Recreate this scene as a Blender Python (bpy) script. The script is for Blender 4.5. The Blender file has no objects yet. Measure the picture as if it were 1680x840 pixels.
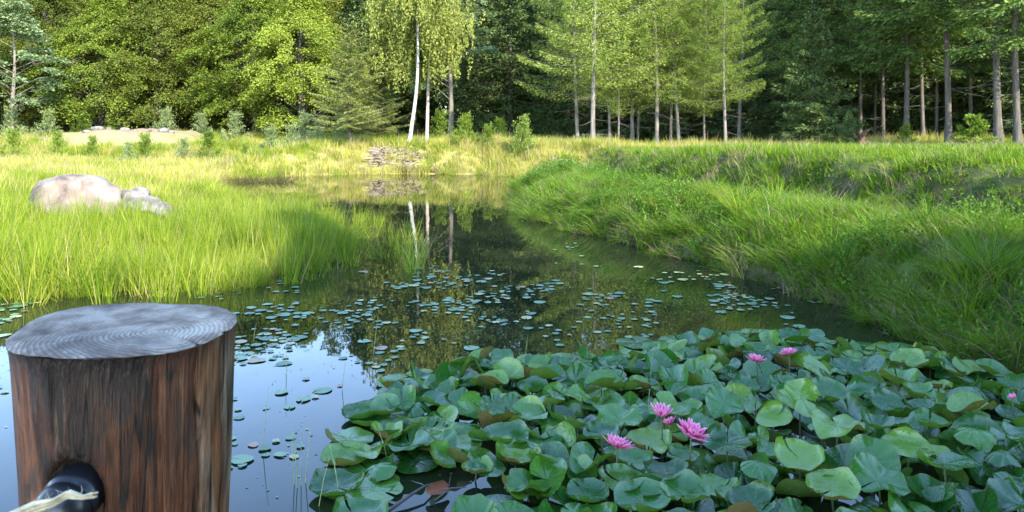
import bpy, math, random
import numpy as np
from mathutils import Vector, Matrix, noise as mnoise

# ------------------------------------------------------------------ camera, light
S = bpy.context.scene
COL = S.collection
F = 1213.0            # focal length in photo pixels (photo is 1680 wide)
EYE = 1.6
cam_d = bpy.data.cameras.new('camera'); cam = bpy.data.objects.new('camera', cam_d); COL.objects.link(cam)
cam.location = (0, 0, EYE); cam.rotation_euler = (math.radians(90), 0, 0)
cam_d.lens = 26.0; cam_d.sensor_width = 36.0; cam_d.shift_y = -205 / 1680
cam_d.clip_start = 0.02; cam_d.clip_end = 2000
cam_d.dof.use_dof = True; cam_d.dof.focus_distance = 6.0; cam_d.dof.aperture_fstop = 26.0
S.camera = cam
SUN_EL, SUN_AZ = 34.0, 31.0      # azimuth: towards the right and behind the viewer
sx = math.sin(math.radians(SUN_AZ)) * math.cos(math.radians(SUN_EL))
sy = -math.cos(math.radians(SUN_AZ)) * math.cos(math.radians(SUN_EL))
sz = math.sin(math.radians(SUN_EL))
SUNV = Vector((sx, sy, sz))
w = bpy.data.worlds.new('World'); S.world = w; w.use_nodes = True
nt = w.node_tree; nt.nodes.clear()
sky = nt.nodes.new('ShaderNodeTexSky'); sky.sky_type = 'NISHITA'; sky.sun_disc = False
sky.sun_elevation = math.radians(SUN_EL); sky.sun_rotation = math.atan2(sx, sy)
sky.air_density = 0.9; sky.dust_density = 0.0; sky.ozone_density = 1.8
bg = nt.nodes.new('ShaderNodeBackground'); bg.inputs[1].default_value = 0.145
wo = nt.nodes.new('ShaderNodeOutputWorld')
nt.links.new(sky.outputs[0], bg.inputs[0]); nt.links.new(bg.outputs[0], wo.inputs[0])
ld = bpy.data.lights.new('sun', 'SUN'); ld.energy = 2.15; ld.angle = math.radians(0.6); ld.color = (1.0, 0.93, 0.80)
lo = bpy.data.objects.new('sun', ld); COL.objects.link(lo); lo.rotation_euler = SUNV.to_track_quat('Z', 'Y').to_euler()
vs = S.view_settings
vs.view_transform = 'Standard'; vs.look = 'None'; vs.exposure = 2.9; vs.gamma = 1.0; vs.use_curve_mapping = False
cy = S.cycles
cy.max_bounces = 6; cy.diffuse_bounces = 3; cy.glossy_bounces = 3; cy.transmission_bounces = 3; cy.transparent_max_bounces = 4
cy.use_denoising = True; cy.caustics_reflective = False; cy.caustics_refractive = False
cy.sample_clamp_indirect = 6.0

RNG = np.random.default_rng(11)
R_ = random.Random(5)

def W(px, py, z=0.0):
    """where a photo pixel meets the level z"""
    y = F * (EYE - z) / (py - 215.0)
    return ((px - 840.0) * y / F, y)
def WX(px, y): return (px - 840.0) * y / F

# ------------------------------------------------------------------ mesh helpers
def np_mesh(name, V, Q=None, T=None, mats=(), mi=None, smooth=False):
    me = bpy.data.meshes.new(name)
    V = np.asarray(V, dtype=np.float32); nv = len(V)
    Q = np.zeros((0, 4), np.int32) if Q is None else np.asarray(Q, np.int32)
    T = np.zeros((0, 3), np.int32) if T is None else np.asarray(T, np.int32)
    me.vertices.add(nv); me.vertices.foreach_set('co', V.ravel())
    nl = len(Q) * 4 + len(T) * 3
    me.loops.add(nl); me.loops.foreach_set('vertex_index', np.concatenate([Q.ravel(), T.ravel()]).astype(np.int32))
    me.polygons.add(len(Q) + len(T))
    st = np.concatenate([np.arange(len(Q)) * 4, len(Q) * 4 + np.arange(len(T)) * 3]).astype(np.int32)
    me.polygons.foreach_set('loop_start', st)
    for m in mats: me.materials.append(m)
    if mi is not None: me.polygons.foreach_set('material_index', np.asarray(mi, np.int32))
    me.update(calc_edges=True); me.validate()
    me.polygons.foreach_set('use_smooth', np.full(len(me.polygons), smooth, dtype=bool))
    return me

class Acc:
    def __init__(s): s.V = []; s.Q = []; s.M = []; s.n = 0
    def add(s, V, Q, m=0):
        V = np.asarray(V, float); Q = np.asarray(Q, int)
        s.V.append(V); s.Q.append(Q + s.n); s.M.append(np.full(len(Q), m)); s.n += len(V)
    def tube(s, P, R, n=6, m=0, cap=True):
        P = np.asarray(P, float); k = len(P)
        R = np.asarray(R, float)
        d = np.gradient(P, axis=0); d /= np.linalg.norm(d, axis=1)[:, None] + 1e-9
        ref = np.where(np.abs(d[:, 2:3]) > .9, np.array([[1., 0, 0]]), np.array([[0, 0, 1.]]))
        if abs(d[0, 2]) > .7: ref = np.tile([[1., 0, 0]], (k, 1))
        u = np.cross(d, ref); u /= np.linalg.norm(u, axis=1)[:, None] + 1e-9
        v = np.cross(d, u)
        a = np.arange(n) * 2 * math.pi / n
        V = P[:, None, :] + R[:, None, None] * (np.cos(a)[None, :, None] * u[:, None, :] + np.sin(a)[None, :, None] * v[:, None, :])
        V = V.reshape(-1, 3)
        i, j = np.meshgrid(np.arange(k - 1), np.arange(n), indexing='ij'); i = i.ravel(); j = j.ravel()
        Q = np.stack([i * n + j, i * n + (j + 1) % n, (i + 1) * n + (j + 1) % n, (i + 1) * n + j], 1)
        s.add(V, Q, m)
    def leaves(s, C, A, N, L, Wd, m=0, fold=0.0):
        """rhombic leaves: centre, long axis, normal, length, width"""
        C = np.asarray(C, float); A = A / (np.linalg.norm(A, axis=1)[:, None] + 1e-9)
        B = np.cross(N, A); B /= np.linalg.norm(B, axis=1)[:, None] + 1e-9
        L = np.broadcast_to(L, (len(C),))[:, None]; Wd = np.broadcast_to(Wd, (len(C),))[:, None]
        V = np.stack([C - A * L * .5, C + B * Wd * .5 - A * L * .08, C + A * L * .5, C - B * Wd * .5 - A * L * .08], 1).reshape(-1, 3)
        Q = np.arange(len(C) * 4).reshape(-1, 4)
        s.add(V, Q, m)
    def mesh(s, name, mats, smooth=False):
        return np_mesh(name, np.concatenate(s.V), np.concatenate(s.Q), mats=mats, mi=np.concatenate(s.M), smooth=smooth)

def obj(name, me, parent=None, loc=(0, 0, 0), rot=(0, 0, 0), scl=(1, 1, 1)):
    o = bpy.data.objects.new(name, me); COL.objects.link(o)
    if parent is not None: o.parent = parent
    o.location = loc; o.rotation_euler = rot; o.scale = scl
    return o
def tag(o, label=None, cat=None, group=None, kind=None):
    if label: o['label'] = label
    if cat: o['category'] = cat
    if group: o['group'] = group
    if kind: o['kind'] = kind
    return o
def empty(name, loc, rz=0, scl=1.0):
    o = bpy.data.objects.new(name, None); COL.objects.link(o); o.empty_display_size = .1
    o.location = loc; o.rotation_euler = (0, 0, rz); o.scale = (scl,) * 3 if not hasattr(scl, '__len__') else scl
    return o
def unit(a): return a / (np.linalg.norm(a, axis=-1, keepdims=True) + 1e-9)
def ss(x, a, b):
    t = np.clip((x - a) / (b - a), 0, 1); return t * t * (3 - 2 * t)

# ------------------------------------------------------------------ materials
def newmat(name):
    m = bpy.data.materials.new(name); m.use_nodes = True
    t = m.node_tree; t.nodes.clear()
    out = t.nodes.new('ShaderNodeOutputMaterial')
    return m, t, out
def nd(t, typ, **kw):
    n = t.nodes.new(typ)
    for k, v in kw.items(): setattr(n, k, v)
    return n
def ramp(t, fac, stops, interp='LINEAR'):
    r = nd(t, 'ShaderNodeValToRGB'); r.color_ramp.interpolation = interp
    e = r.color_ramp.elements
    while len(e) < len(stops): e.new(.5)
    for k, (p, c) in enumerate(stops):
        e[k].position = p; e[k].color = (c[0], c[1], c[2], 1) if hasattr(c, '__len__') else (c, c, c, 1)
    t.links.new(fac, r.inputs[0]); return r.outputs[0]
def mixc(t, f, a, b, mode='MIX'):
    n = nd(t, 'ShaderNodeMix', data_type='RGBA', blend_type=mode)
    if isinstance(f, (int, float)): n.inputs[0].default_value = f
    else: t.links.new(f, n.inputs[0])
    for v, k in ((a, 6), (b, 7)):
        if hasattr(v, 'is_linked'): t.links.new(v, n.inputs[k])
        else: n.inputs[k].default_value = (*v, 1)
    return n.outputs[2]
def math_(t, op, a, b=0.5):
    n = nd(t, 'ShaderNodeMath', operation=op)
    for v, k in ((a, 0), (b, 1)):
        if hasattr(v, 'is_linked'): t.links.new(v, n.inputs[k])
        else: n.inputs[k].default_value = v
    return n.outputs[0]
def noise(t, vec, scale, detail=3, rough=.5, dist=0):
    n = nd(t, 'ShaderNodeTexNoise'); n.inputs['Scale'].default_value = scale; n.inputs['Detail'].default_value = detail
    n.inputs['Roughness'].default_value = rough; n.inputs['Distortion'].default_value = dist
    if vec is not None: t.links.new(vec, n.inputs['Vector'])
    return n.outputs[0]
def mapping(t, vec, scale=(1, 1, 1), loc=(0, 0, 0)):
    n = nd(t, 'ShaderNodeMapping'); t.links.new(vec, n.inputs[0]); n.inputs['Scale'].default_value = scale; n.inputs['Location'].default_value = loc
    return n.outputs[0]
def bsdf(t, out, color, rough=.7, spec=.3, bump=None, bstr=.3, bdist=.01, transl=0.0, tcol=None, **kw):
    p = nd(t, 'ShaderNodeBsdfPrincipled')
    if hasattr(color, 'is_linked'): t.links.new(color, p.inputs['Base Color'])
    else: p.inputs['Base Color'].default_value = (*color, 1)
    if hasattr(rough, 'is_linked'): t.links.new(rough, p.inputs['Roughness'])
    else: p.inputs['Roughness'].default_value = rough
    p.inputs['Specular IOR Level'].default_value = spec
    for k, v in kw.items(): p.inputs[k].default_value = v
    if bump is not None:
        b = nd(t, 'ShaderNodeBump'); b.inputs['Strength'].default_value = bstr; b.inputs['Distance'].default_value = bdist
        t.links.new(bump, b.inputs['Height']); t.links.new(b.outputs[0], p.inputs['Normal'])
    o = p.outputs[0]
    if transl > 0:
        tr = nd(t, 'ShaderNodeBsdfTranslucent')
        c = tcol if tcol is not None else color
        if hasattr(c, 'is_linked'): t.links.new(c, tr.inputs[0])
        else: tr.inputs[0].default_value = (*c, 1)
        mx = nd(t, 'ShaderNodeMixShader'); mx.inputs[0].default_value = transl
        t.links.new(o, mx.inputs[1]); t.links.new(tr.outputs[0], mx.inputs[2]); o = mx.outputs[0]
    t.links.new(o, out.inputs['Surface'])
    return p

def foliage_mat(name, dark, mid, light, transl=.35, nscale=.5, rough=.65, spec=.10, dead=None, deadf=.03):
    m, t, out = newmat(name)
    geo = nd(t, 'ShaderNodeNewGeometry'); oi = nd(t, 'ShaderNodeObjectInfo')
    n1 = noise(t, geo.outputs['Position'], nscale, 2)
    f = math_(t, 'ADD', math_(t, 'MULTIPLY', geo.outputs['Random Per Island'], .5), math_(t, 'MULTIPLY', n1, .6))
    f = math_(t, 'ADD', f, math_(t, 'MULTIPLY', oi.outputs['Random'], .34))
    f = math_(t, 'SUBTRACT', f, .22)
    c = ramp(t, f, [(0.12, dark), (.5, mid), (.88, light)])
    if dead is not None:
        k = math_(t, 'LESS_THAN', geo.outputs['Random Per Island'], deadf)
        c = mixc(t, k, c, dead)
    tc = mixc(t, 1.0, c, (1.25, 1.3, .55), 'MULTIPLY')
    bsdf(t, out, c, rough, spec, transl=transl, tcol=tc)
    return m

M = {}
M['beech'] = foliage_mat('beech leaves', (.055, .078, .015), (.14, .165, .03), (.26, .28, .05), .40, .45)
M['oak'] = foliage_mat('oak leaves', (.06, .095, .015), (.15, .20, .028), (.28, .325, .045), .38, .45)
M['larch'] = foliage_mat('larch needles', (.13, .185, .04), (.235, .30, .065), (.38, .43, .12), .38, .5)
M['spruce'] = foliage_mat('spruce needles', (.045, .075, .026), (.09, .135, .042), (.155, .205, .06), .15, .6)
M['olive'] = foliage_mat('olive pine needles', (.10, .12, .035), (.18, .205, .06), (.29, .31, .10), .25, .8)
M['pine'] = foliage_mat('pine needles', (.075, .115, .055), (.135, .19, .09), (.22, .28, .13), .2, .8)
M['birch'] = foliage_mat('birch leaves', (.11, .13, .03), (.21, .235, .055), (.32, .34, .085), .35, .6)
M['shrub'] = foliage_mat('shrub leaves', (.08, .13, .025), (.17, .24, .035), (.29, .35, .06), .38, 1.2)
M['willow'] = foliage_mat('willow leaves', (.12, .16, .07), (.21, .26, .11), (.31, .36, .16), .3, 1.2)
M['meadow'] = foliage_mat('meadow grass', (.055, .115, .010), (.115, .20, .014), (.22, .29, .025), .35, .7, dead=(.26, .21, .11), deadf=.07)
M['bank'] = foliage_mat('bank grass', (.04, .10, .010), (.095, .19, .014), (.19, .28, .025), .35, 1.5, dead=(.24, .19, .12), deadf=.14)
M['reed'] = foliage_mat('reed blades', (.065, .12, .012), (.165, .235, .018), (.30, .335, .035), .4, 1.0, dead=(.34, .28, .12), deadf=.06)
M['yellow'] = foliage_mat('yellowing grass', (.20, .22, .03), (.34, .34, .05), (.48, .43, .12), .35, .5, dead=(.42, .33, .17), deadf=.2)
M['spruce_mid'] = foliage_mat('mid green conifer needles', (.06, .105, .025), (.115, .175, .042), (.20, .26, .07), .25, .6)
M['weed'] = foliage_mat('bank herb leaves', (.035, .09, .012), (.075, .15, .018), (.14, .23, .03), .3, 2.0)
M['straw'] = foliage_mat('dry straw', (.16, .12, .07), (.27, .21, .13), (.40, .33, .21), .2, 1.5)

def bark_mat(name, c1, c2, c3, sx_=14, sz_=2.0, bstr=.7, marks=False):
    m, t, out = newmat(name)
    tc = nd(t, 'ShaderNodeTexCoord')
    v = mapping(t, tc.outputs['Object'], (sx_, sx_, sz_))
    n1 = noise(t, v, 1.0, 5, .6, .4)
    n2 = noise(t, tc.outputs['Object'], .9, 2)
    c = ramp(t, n1, [(.3, c1), (.5, c2), (.72, c3)])
    c = mixc(t, math_(t, 'MULTIPLY', n2, .6), c, tuple(x * .6 for x in c2))
    if marks:
        v2 = mapping(t, tc.outputs['Object'], (3.0, 3.0, 9.0))
        n3 = noise(t, v2, 1.6, 3, .6)
        k = ramp(t, n3, [(.60, 0.0), (.66, 1.0)])
        c = mixc(t, k, c, (.05, .045, .04))
    bsdf(t, out, c, .85, .2, bump=n1, bstr=bstr, bdist=.02)
    return m
M['bark'] = bark_mat('grey larch bark', (.085, .07, .058), (.18, .155, .13), (.29, .26, .225))
M['bark_dark'] = bark_mat('dark spruce bark', (.06, .05, .042), (.13, .105, .09), (.20, .17, .145))
M['bark_mid'] = bark_mat('grey brown conifer bark', (.05, .042, .033), (.105, .088, .07), (.17, .15, .125))
M['bark_birch'] = bark_mat('birch bark', (.26, .24, .21), (.42, .40, .36), (.53, .51, .47), 5, 8, .15, marks=True)
M['bark_pink'] = bark_mat('young birch bark', (.30, .22, .18), (.46, .36, .30), (.58, .49, .43), 6, 6, .2, marks=True)

# terrain
m, t, out = newmat('ground soil')
tcn = nd(t, 'ShaderNodeNewGeometry'); P = tcn.outputs['Position']
n1 = noise(t, P, 1.2, 6, .6); n2 = noise(t, P, 14, 5, .6); n3 = noise(t, P, .12, 2)
green = ramp(t, n1, [(.3, (.045, .07, .02)), (.5, (.085, .12, .03)), (.7, (.15, .15, .05))])
att = nd(t, 'ShaderNodeAttribute', attribute_name='soil')
sep = nd(t, 'ShaderNodeSeparateColor'); t.links.new(att.outputs['Color'], sep.inputs[0])
sand = ramp(t, n2, [(.3, (.17, .13, .075)), (.55, (.27, .21, .13)), (.8, (.36, .30, .20))])
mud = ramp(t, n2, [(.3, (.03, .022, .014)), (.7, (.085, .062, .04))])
litter = ramp(t, n2, [(.3, (.035, .025, .015)), (.7, (.11, .075, .045))])
yel = ramp(t, n1, [(.3, (.16, .16, .04)), (.7, (.36, .31, .10))])
c = mixc(t, sep.outputs[0], green, sand)
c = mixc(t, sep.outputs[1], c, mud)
c = mixc(t, sep.outputs[2], c, litter)
att2 = nd(t, 'ShaderNodeAttribute', attribute_name='dry')
c = mixc(t, att2.outputs['Fac'], c, yel)
bsdf(t, out, c, .95, .1, bump=n2, bstr=.6, bdist=.04)
M['ground'] = m

# water
m, t, out = newmat('pond water')
g = nd(t, 'ShaderNodeNewGeometry')
v1 = mapping(t, g.outputs['Position'], (1.0, .55, 1.0))
b1 = noise(t, v1, 2.2, 2, .5); b2 = noise(t, v1, 9.0, 2, .5)
hh = math_(t, 'ADD', b1, math_(t, 'MULTIPLY', b2, .12))
wc = ramp(t, noise(t, g.outputs['Position'], .8, 3), [(.35, (.006, .010, .006)), (.7, (.018, .022, .010))])
bsdf(t, out, wc, .012, .5, bump=hh, bstr=.035, bdist=.05, **{'IOR': 1.36})
M['water'] = m

# lily leaf
m, t, out = newmat('lily leaf')
geo = nd(t, 'ShaderNodeNewGeometry'); oi = nd(t, 'ShaderNodeObjectInfo'); tc = nd(t, 'ShaderNodeTexCoord')
n1 = noise(t, tc.outputs['Object'], 9, 3)
uvm = nd(t, 'ShaderNodeUVMap'); uvm.uv_map = 'polar'
sepx = nd(t, 'ShaderNodeSeparateXYZ'); t.links.new(uvm.outputs[0], sepx.inputs[0])
vein = math_(t, 'POWER', math_(t, 'ABSOLUTE', math_(t, 'COSINE', math_(t, 'MULTIPLY', sepx.outputs[0], 34.0), 0)), 14.0)
vein = math_(t, 'MULTIPLY', vein, math_(t, 'SUBTRACT', 1.0, math_(t, 'MULTIPLY', sepx.outputs[1], .8)))
top = ramp(t, math_(t, 'ADD', math_(t, 'MULTIPLY', oi.outputs['Random'], .85), math_(t, 'MULTIPLY', n1, .35)),
           [(.12, (.010, .062, .010)), (.45, (.025, .115, .016)), (.75, (.055, .165, .020)), (.97, (.13, .24, .028))])
top = mixc(t, math_(t, 'MULTIPLY', vein, .35), top, (.10, .19, .07))
edge = ramp(t, sepx.outputs[1], [(.93, 0.0), (1.0, 1.0)])
top = mixc(t, math_(t, 'MULTIPLY', edge, .5), top, (.10, .09, .02))
sp = ramp(t, noise(t, tc.outputs['Object'], 30, 2), [(.70, 0.0), (.74, 1.0)])
top = mixc(t, math_(t, 'MULTIPLY', sp, .5), top, (.11, .08, .03))
und = ramp(t, oi.outputs['Random'], [(.2, (.07, .14, .025)), (.7, (.11, .14, .03)), (.95, (.15, .09, .04))])
colr = mixc(t, geo.outputs['Backfacing'], top, und)
rg = ramp(t, n1, [(.3, .14), (.7, .30)])
p = bsdf(t, out, colr, rg, .75, bump=math_(t, 'ADD', math_(t, 'MULTIPLY', vein, -.6), n1), bstr=.35, bdist=.006, transl=.22, tcol=mixc(t, 1.0, colr, (1.5, 2.0, .5), 'MULTIPLY'))
M['lily'] = m
m, t, out = newmat('small floating leaf')
oi = nd(t, 'ShaderNodeObjectInfo'); geo = nd(t, 'ShaderNodeNewGeometry')
rr = math_(t, 'FRACT', math_(t, 'ADD', oi.outputs['Random'], geo.outputs['Random Per Island']), 0)
c = ramp(t, rr, [(0, (.05, .11, .05)), (.45, (.09, .18, .09)), (.75, (.17, .25, .12)), (.9, (.36, .33, .13)), (1, (.28, .14, .09))])
bsdf(t, out, c, .42, .5)
M['pad'] = m
m, t, out = newmat('yellow lily leaf')
tc = nd(t, 'ShaderNodeTexCoord')
c = ramp(t, noise(t, tc.outputs['Object'], 16, 3), [(.35, (.10, .13, .03)), (.55, (.45, .33, .03)), (.75, (.50, .28, .04))])
bsdf(t, out, c, .4, .5, transl=.15); M['lily_yellow'] = m
def plain(name, c, rough=.6, spec=.4, nscale=30, var=.25, transl=0.0):
    m, t, out = newmat(name); tc = nd(t, 'ShaderNodeTexCoord')
    k = noise(t, tc.outputs['Object'], nscale, 3)
    cc = ramp(t, k, [(.3, tuple(x * (1 - var) for x in c)), (.7, tuple(min(1, x * (1 + var)) for x in c))])
    bsdf(t, out, cc, rough, spec, bump=k, bstr=.2, bdist=.002, transl=transl); return m
M['stem'] = plain('lily stem', (.10, .12, .05)); M['twig'] = plain('dark twig', (.06, .045, .035))
M['paleStem'] = plain('pale water stem', (.30, .32, .12), .6)
M['deadleaf'] = plain('brown dead leaf', (.22, .09, .05), .6)
M['stamen'] = plain('yellow stamens', (.75, .38, .06), .6)
M['black'] = plain('black rubber', (.014, .015, .019), .30, .5, 60, .2)
M['rope'] = plain('frayed rope', (.50, .42, .28), .9, .1, 120, .4)
# petals: pale tip, deep pink base (uv v = along the petal)
m, t, out = newmat('pink petal')
uvm = nd(t, 'ShaderNodeUVMap'); uvm.uv_map = 'petal'
sx2 = nd(t, 'ShaderNodeSeparateXYZ'); t.links.new(uvm.outputs[0], sx2.inputs[0])
c = ramp(t, sx2.outputs[1], [(0, (.52, .004, .11)), (.58, (.80, .022, .25)), (.84, (.88, .18, .42)), (1, (.92, .66, .70))])
c = mixc(t, ramp(t, sx2.outputs[0], [(.2, 0.0), (1.0, .6)]), c, (.92, .62, .76))
bsdf(t, out, c, .5, .3, transl=.3); M['petal'] = m

# granite
def stone_mat(name, stops, sc=3.0):
    m, t, out = newmat(name); tc = nd(t, 'ShaderNodeTexCoord'); o = tc.outputs['Object']
    a = noise(t, o, sc, 6, .65, .3); b = noise(t, o, 60, 3, .7)
    c = ramp(t, a, stops)
    c = mixc(t, ramp(t, b, [(.35, .0), (.62, .55)]), c, (.16, .14, .13))
    geo = nd(t, 'ShaderNodeNewGeometry'); sp = nd(t, 'ShaderNodeSeparateXYZ'); t.links.new(geo.outputs['Normal'], sp.inputs[0])
    lich = ramp(t, math_(t, 'ADD', noise(t, o, 2.3, 4), math_(t, 'MULTIPLY', sp.outputs[2], .28)), [(.66, 0.0), (.80, .8)])
    c = mixc(t, lich, c, (.22, .205, .185))
    bsdf(t, out, c, .85, .2, bump=math_(t, 'ADD', a, math_(t, 'MULTIPLY', b, .15)), bstr=.8, bdist=.05); return m
M['granite_pink'] = stone_mat('pink granite', [(.38, (.05, .036, .028)), (.46, (.15, .105, .075)), (.55, (.20, .145, .105)), (.66, (.25, .21, .17))], 2.2)
M['granite_grey'] = stone_mat('grey granite', [(.35, (.05, .042, .04)), (.5, (.15, .13, .12)), (.65, (.26, .235, .21))], 4)

# post wood
m, t, out = newmat('post side wood')
tc = nd(t, 'ShaderNodeTexCoord'); o = tc.outputs['Object']
v = mapping(t, o, (26, 26, 3.2)); a = noise(t, v, 1.0, 6, .65, .8)
v2 = mapping(t, o, (60, 60, 5)); b = noise(t, v2, 1.0, 4, .6, .3)
v3 = mapping(t, o, (11, 11, 4.5)); d = noise(t, v3, 1.0, 4, .6, 1.2)
c = ramp(t, a, [(.34, (.014, .007, .005)), (.45, (.06, .021, .009)), (.54, (.15, .048, .018)), (.66, (.27, .10, .042))])
c = mixc(t, ramp(t, d, [(.50, 0.0), (.58, .8)]), c, (.030, .020, .014))
sepo = nd(t, 'ShaderNodeSeparateXYZ'); t.links.new(o, sepo.inputs[0])
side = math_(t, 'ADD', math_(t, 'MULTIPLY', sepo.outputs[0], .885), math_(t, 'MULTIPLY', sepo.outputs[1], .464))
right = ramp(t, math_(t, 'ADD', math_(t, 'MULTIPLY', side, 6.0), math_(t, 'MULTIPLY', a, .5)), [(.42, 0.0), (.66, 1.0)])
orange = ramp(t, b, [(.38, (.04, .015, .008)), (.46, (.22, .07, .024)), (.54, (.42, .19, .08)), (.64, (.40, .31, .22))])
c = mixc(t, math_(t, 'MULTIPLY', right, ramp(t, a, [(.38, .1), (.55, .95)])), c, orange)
fine = noise(t, mapping(t, o, (190, 190, 9)), 1.0, 4, .7)
c = mixc(t, ramp(t, fine, [(.34, .5), (.43, 0.0)]), c, (.020, .010, .007))
c = mixc(t, ramp(t, fine, [(.60, 0.0), (.70, .55)]), c, (.30, .17, .10))
crk = noise(t, mapping(t, o, (34, 34, 1.6), (7, 2, 0)), 1.0, 2, .5)
crk = math_(t, 'ABSOLUTE', math_(t, 'SUBTRACT', crk, .5), 0)
c = mixc(t, ramp(t, crk, [(.004, .9), (.012, 0.0)]), c, (.008, .006, .005))
c = mixc(t, ramp(t, math_(t, 'ADD', sepo.outputs[2], math_(t, 'MULTIPLY', d, .10)), [(.015, 0.0), (.050, .75)]), c, (.018, .012, .010))
hi = ramp(t, noise(t, mapping(t, o, (70, 70, 22), (3, 1, 4)), 1.0, 2), [(.74, 0.0), (.80, .8)])
c = mixc(t, hi, c, (.30, .22, .17))
rr = ramp(t, a, [(.3, .30), (.7, .62)])
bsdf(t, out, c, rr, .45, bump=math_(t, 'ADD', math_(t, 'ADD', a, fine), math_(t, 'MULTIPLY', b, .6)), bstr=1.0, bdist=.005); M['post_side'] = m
m, t, out = newmat('post end grain')
tc = nd(t, 'ShaderNodeTexCoord'); o = tc.outputs['Object']
off = mapping(t, o, (1, 1, 1), (-.035, .02, 0))
wv = nd(t, 'ShaderNodeTexWave', wave_type='RINGS', rings_direction='Z', wave_profile='SAW'); wv.inputs['Scale'].default_value = 78; wv.inputs['Distortion'].default_value = 2.6
wv.inputs['Detail'].default_value = 2; wv.inputs['Detail Scale'].default_value = 1.5
t.links.new(off, wv.inputs['Vector'])
a = noise(t, o, 22, 5, .65); b = noise(t, o, 160, 3, .7); b2 = noise(t, o, 7, 3)
c = ramp(t, a, [(.34, (.14, .092, .064)), (.48, (.34, .255, .185)), (.60, (.56, .45, .34))])
c = mixc(t, math_(t, 'MULTIPLY', wv.outputs['Fac'], math_(t, 'MULTIPLY', b2, 1.3)), c, (.07, .052, .042))
c = mixc(t, ramp(t, b2, [(.55, 0.0), (.7, .45)]), c, (.15, .10, .08))
gr = nd(t, 'ShaderNodeTexGradient', gradient_type='RADIAL'); t.links.new(off, gr.inputs[0])
cmb = nd(t, 'ShaderNodeCombineXYZ'); t.links.new(math_(t, 'MULTIPLY', gr.outputs['Fac'], 46.0), cmb.inputs[0])
rad_ = noise(t, cmb.outputs[0], 1.0, 3, .6)
c = mixc(t, ramp(t, math_(t, 'ADD', rad_, math_(t, 'MULTIPLY', a, .2)), [(.40, .75), (.46, 0.0)]), c, (.05, .04, .034))
c = mixc(t, ramp(t, b, [(.6, 0.0), (.75, .4)]), c, (.36, .35, .36))
bsdf(t, out, c, .8, .2, bump=math_(t, 'ADD', math_(t, 'ADD', a, b), math_(t, 'MULTIPLY', wv.outputs['Fac'], .5)), bstr=.6, bdist=.002); M['post_top'] = m
M['rail'] = plain('weathered rail wood', (.28, .25, .22), .9, .1, 20)

# ------------------------------------------------------------------ terrain
POND = np.array([(6, -6), (4.3, 0), (3.9, 3), (3.45, 4.9), (3.25, 5.5), (3.04, 6.6), (2.8, 7.8), (2.08, 9.7), (.95, 12.1), (.35, 13.8),
                 (.1, 16.9), (.25, 19.5), (.5, 22.8), (.2, 26), (-1.5, 27.2), (-5, 27.6), (-7.5, 26.5), (-9.5, 24.4), (-9.4, 23.0), (-8.6, 21.2),
                 (-7.8, 19.0), (-5.9, 16.4), (-4.2, 13.6), (-3.0, 11.8), (-2.4, 10.5), (-2.2, 9), (-2.7, 7.6), (-4.6, 7.1), (-8, 6.9), (-14, 6.5), (-16, -6)])
def sdist(X, Y):
    """distance to the pond edge, positive on land"""
    X = np.asarray(X, float); Y = np.asarray(Y, float)
    best = np.full(X.shape, 1e9); inside = np.zeros(X.shape, bool)
    n = len(POND)
    for i in range(n):
        x0, y0 = POND[i]; x1, y1 = POND[(i + 1) % n]
        dx, dy = x1 - x0, y1 - y0
        tt = np.clip(((X - x0) * dx + (Y - y0) * dy) / (dx * dx + dy * dy), 0, 1)
        best = np.minimum(best, (X - x0 - tt * dx) ** 2 + (Y - y0 - tt * dy) ** 2)
        cnd = ((y0 > Y) != (y1 > Y))
        with np.errstate(divide='ignore', invalid='ignore'):
            xi = (x1 - x0) * (Y - y0) / (y1 - y0 if y1 != y0 else 1e-9) + x0
        inside ^= cnd & (X < xi)
    wv = (np.sin(X * 3.1 + Y * 2.2) * np.sin(Y * 3.7 - X * 1.3) * .14 + np.sin(X * 7.3 - Y * 5.1) * np.sin(Y * 8.9 + X * 3.0) * .07) * np.clip((Y - 3) * .5, 0, 1)
    return np.where(inside, -1, 1) * np.sqrt(best) + wv
def wob(X, Y):
    return (np.sin(X * .9 + 1.3 * np.sin(Y * .5)) * np.sin(Y * .8 + X * .3) * .5 + np.sin(X * 2.3 + Y * 1.1) * np.sin(Y * 2.9 - X * .7) * .3
            + np.sin(X * 5.1 - Y * 2.0) * np.sin(Y * 4.7 + X * 1.9) * .2)
MX, MY = WX(212, 36), 36.5
def mound(X, Y):
    r = np.sqrt(((X - MX) / 4.0) ** 2 + ((Y - MY) / 2.4) ** 2) + wob(X, Y) * .22 + wob(X * 2.3, Y * 2.1) * .10
    return 1 - ss(r, .55, 1.25)
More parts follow.
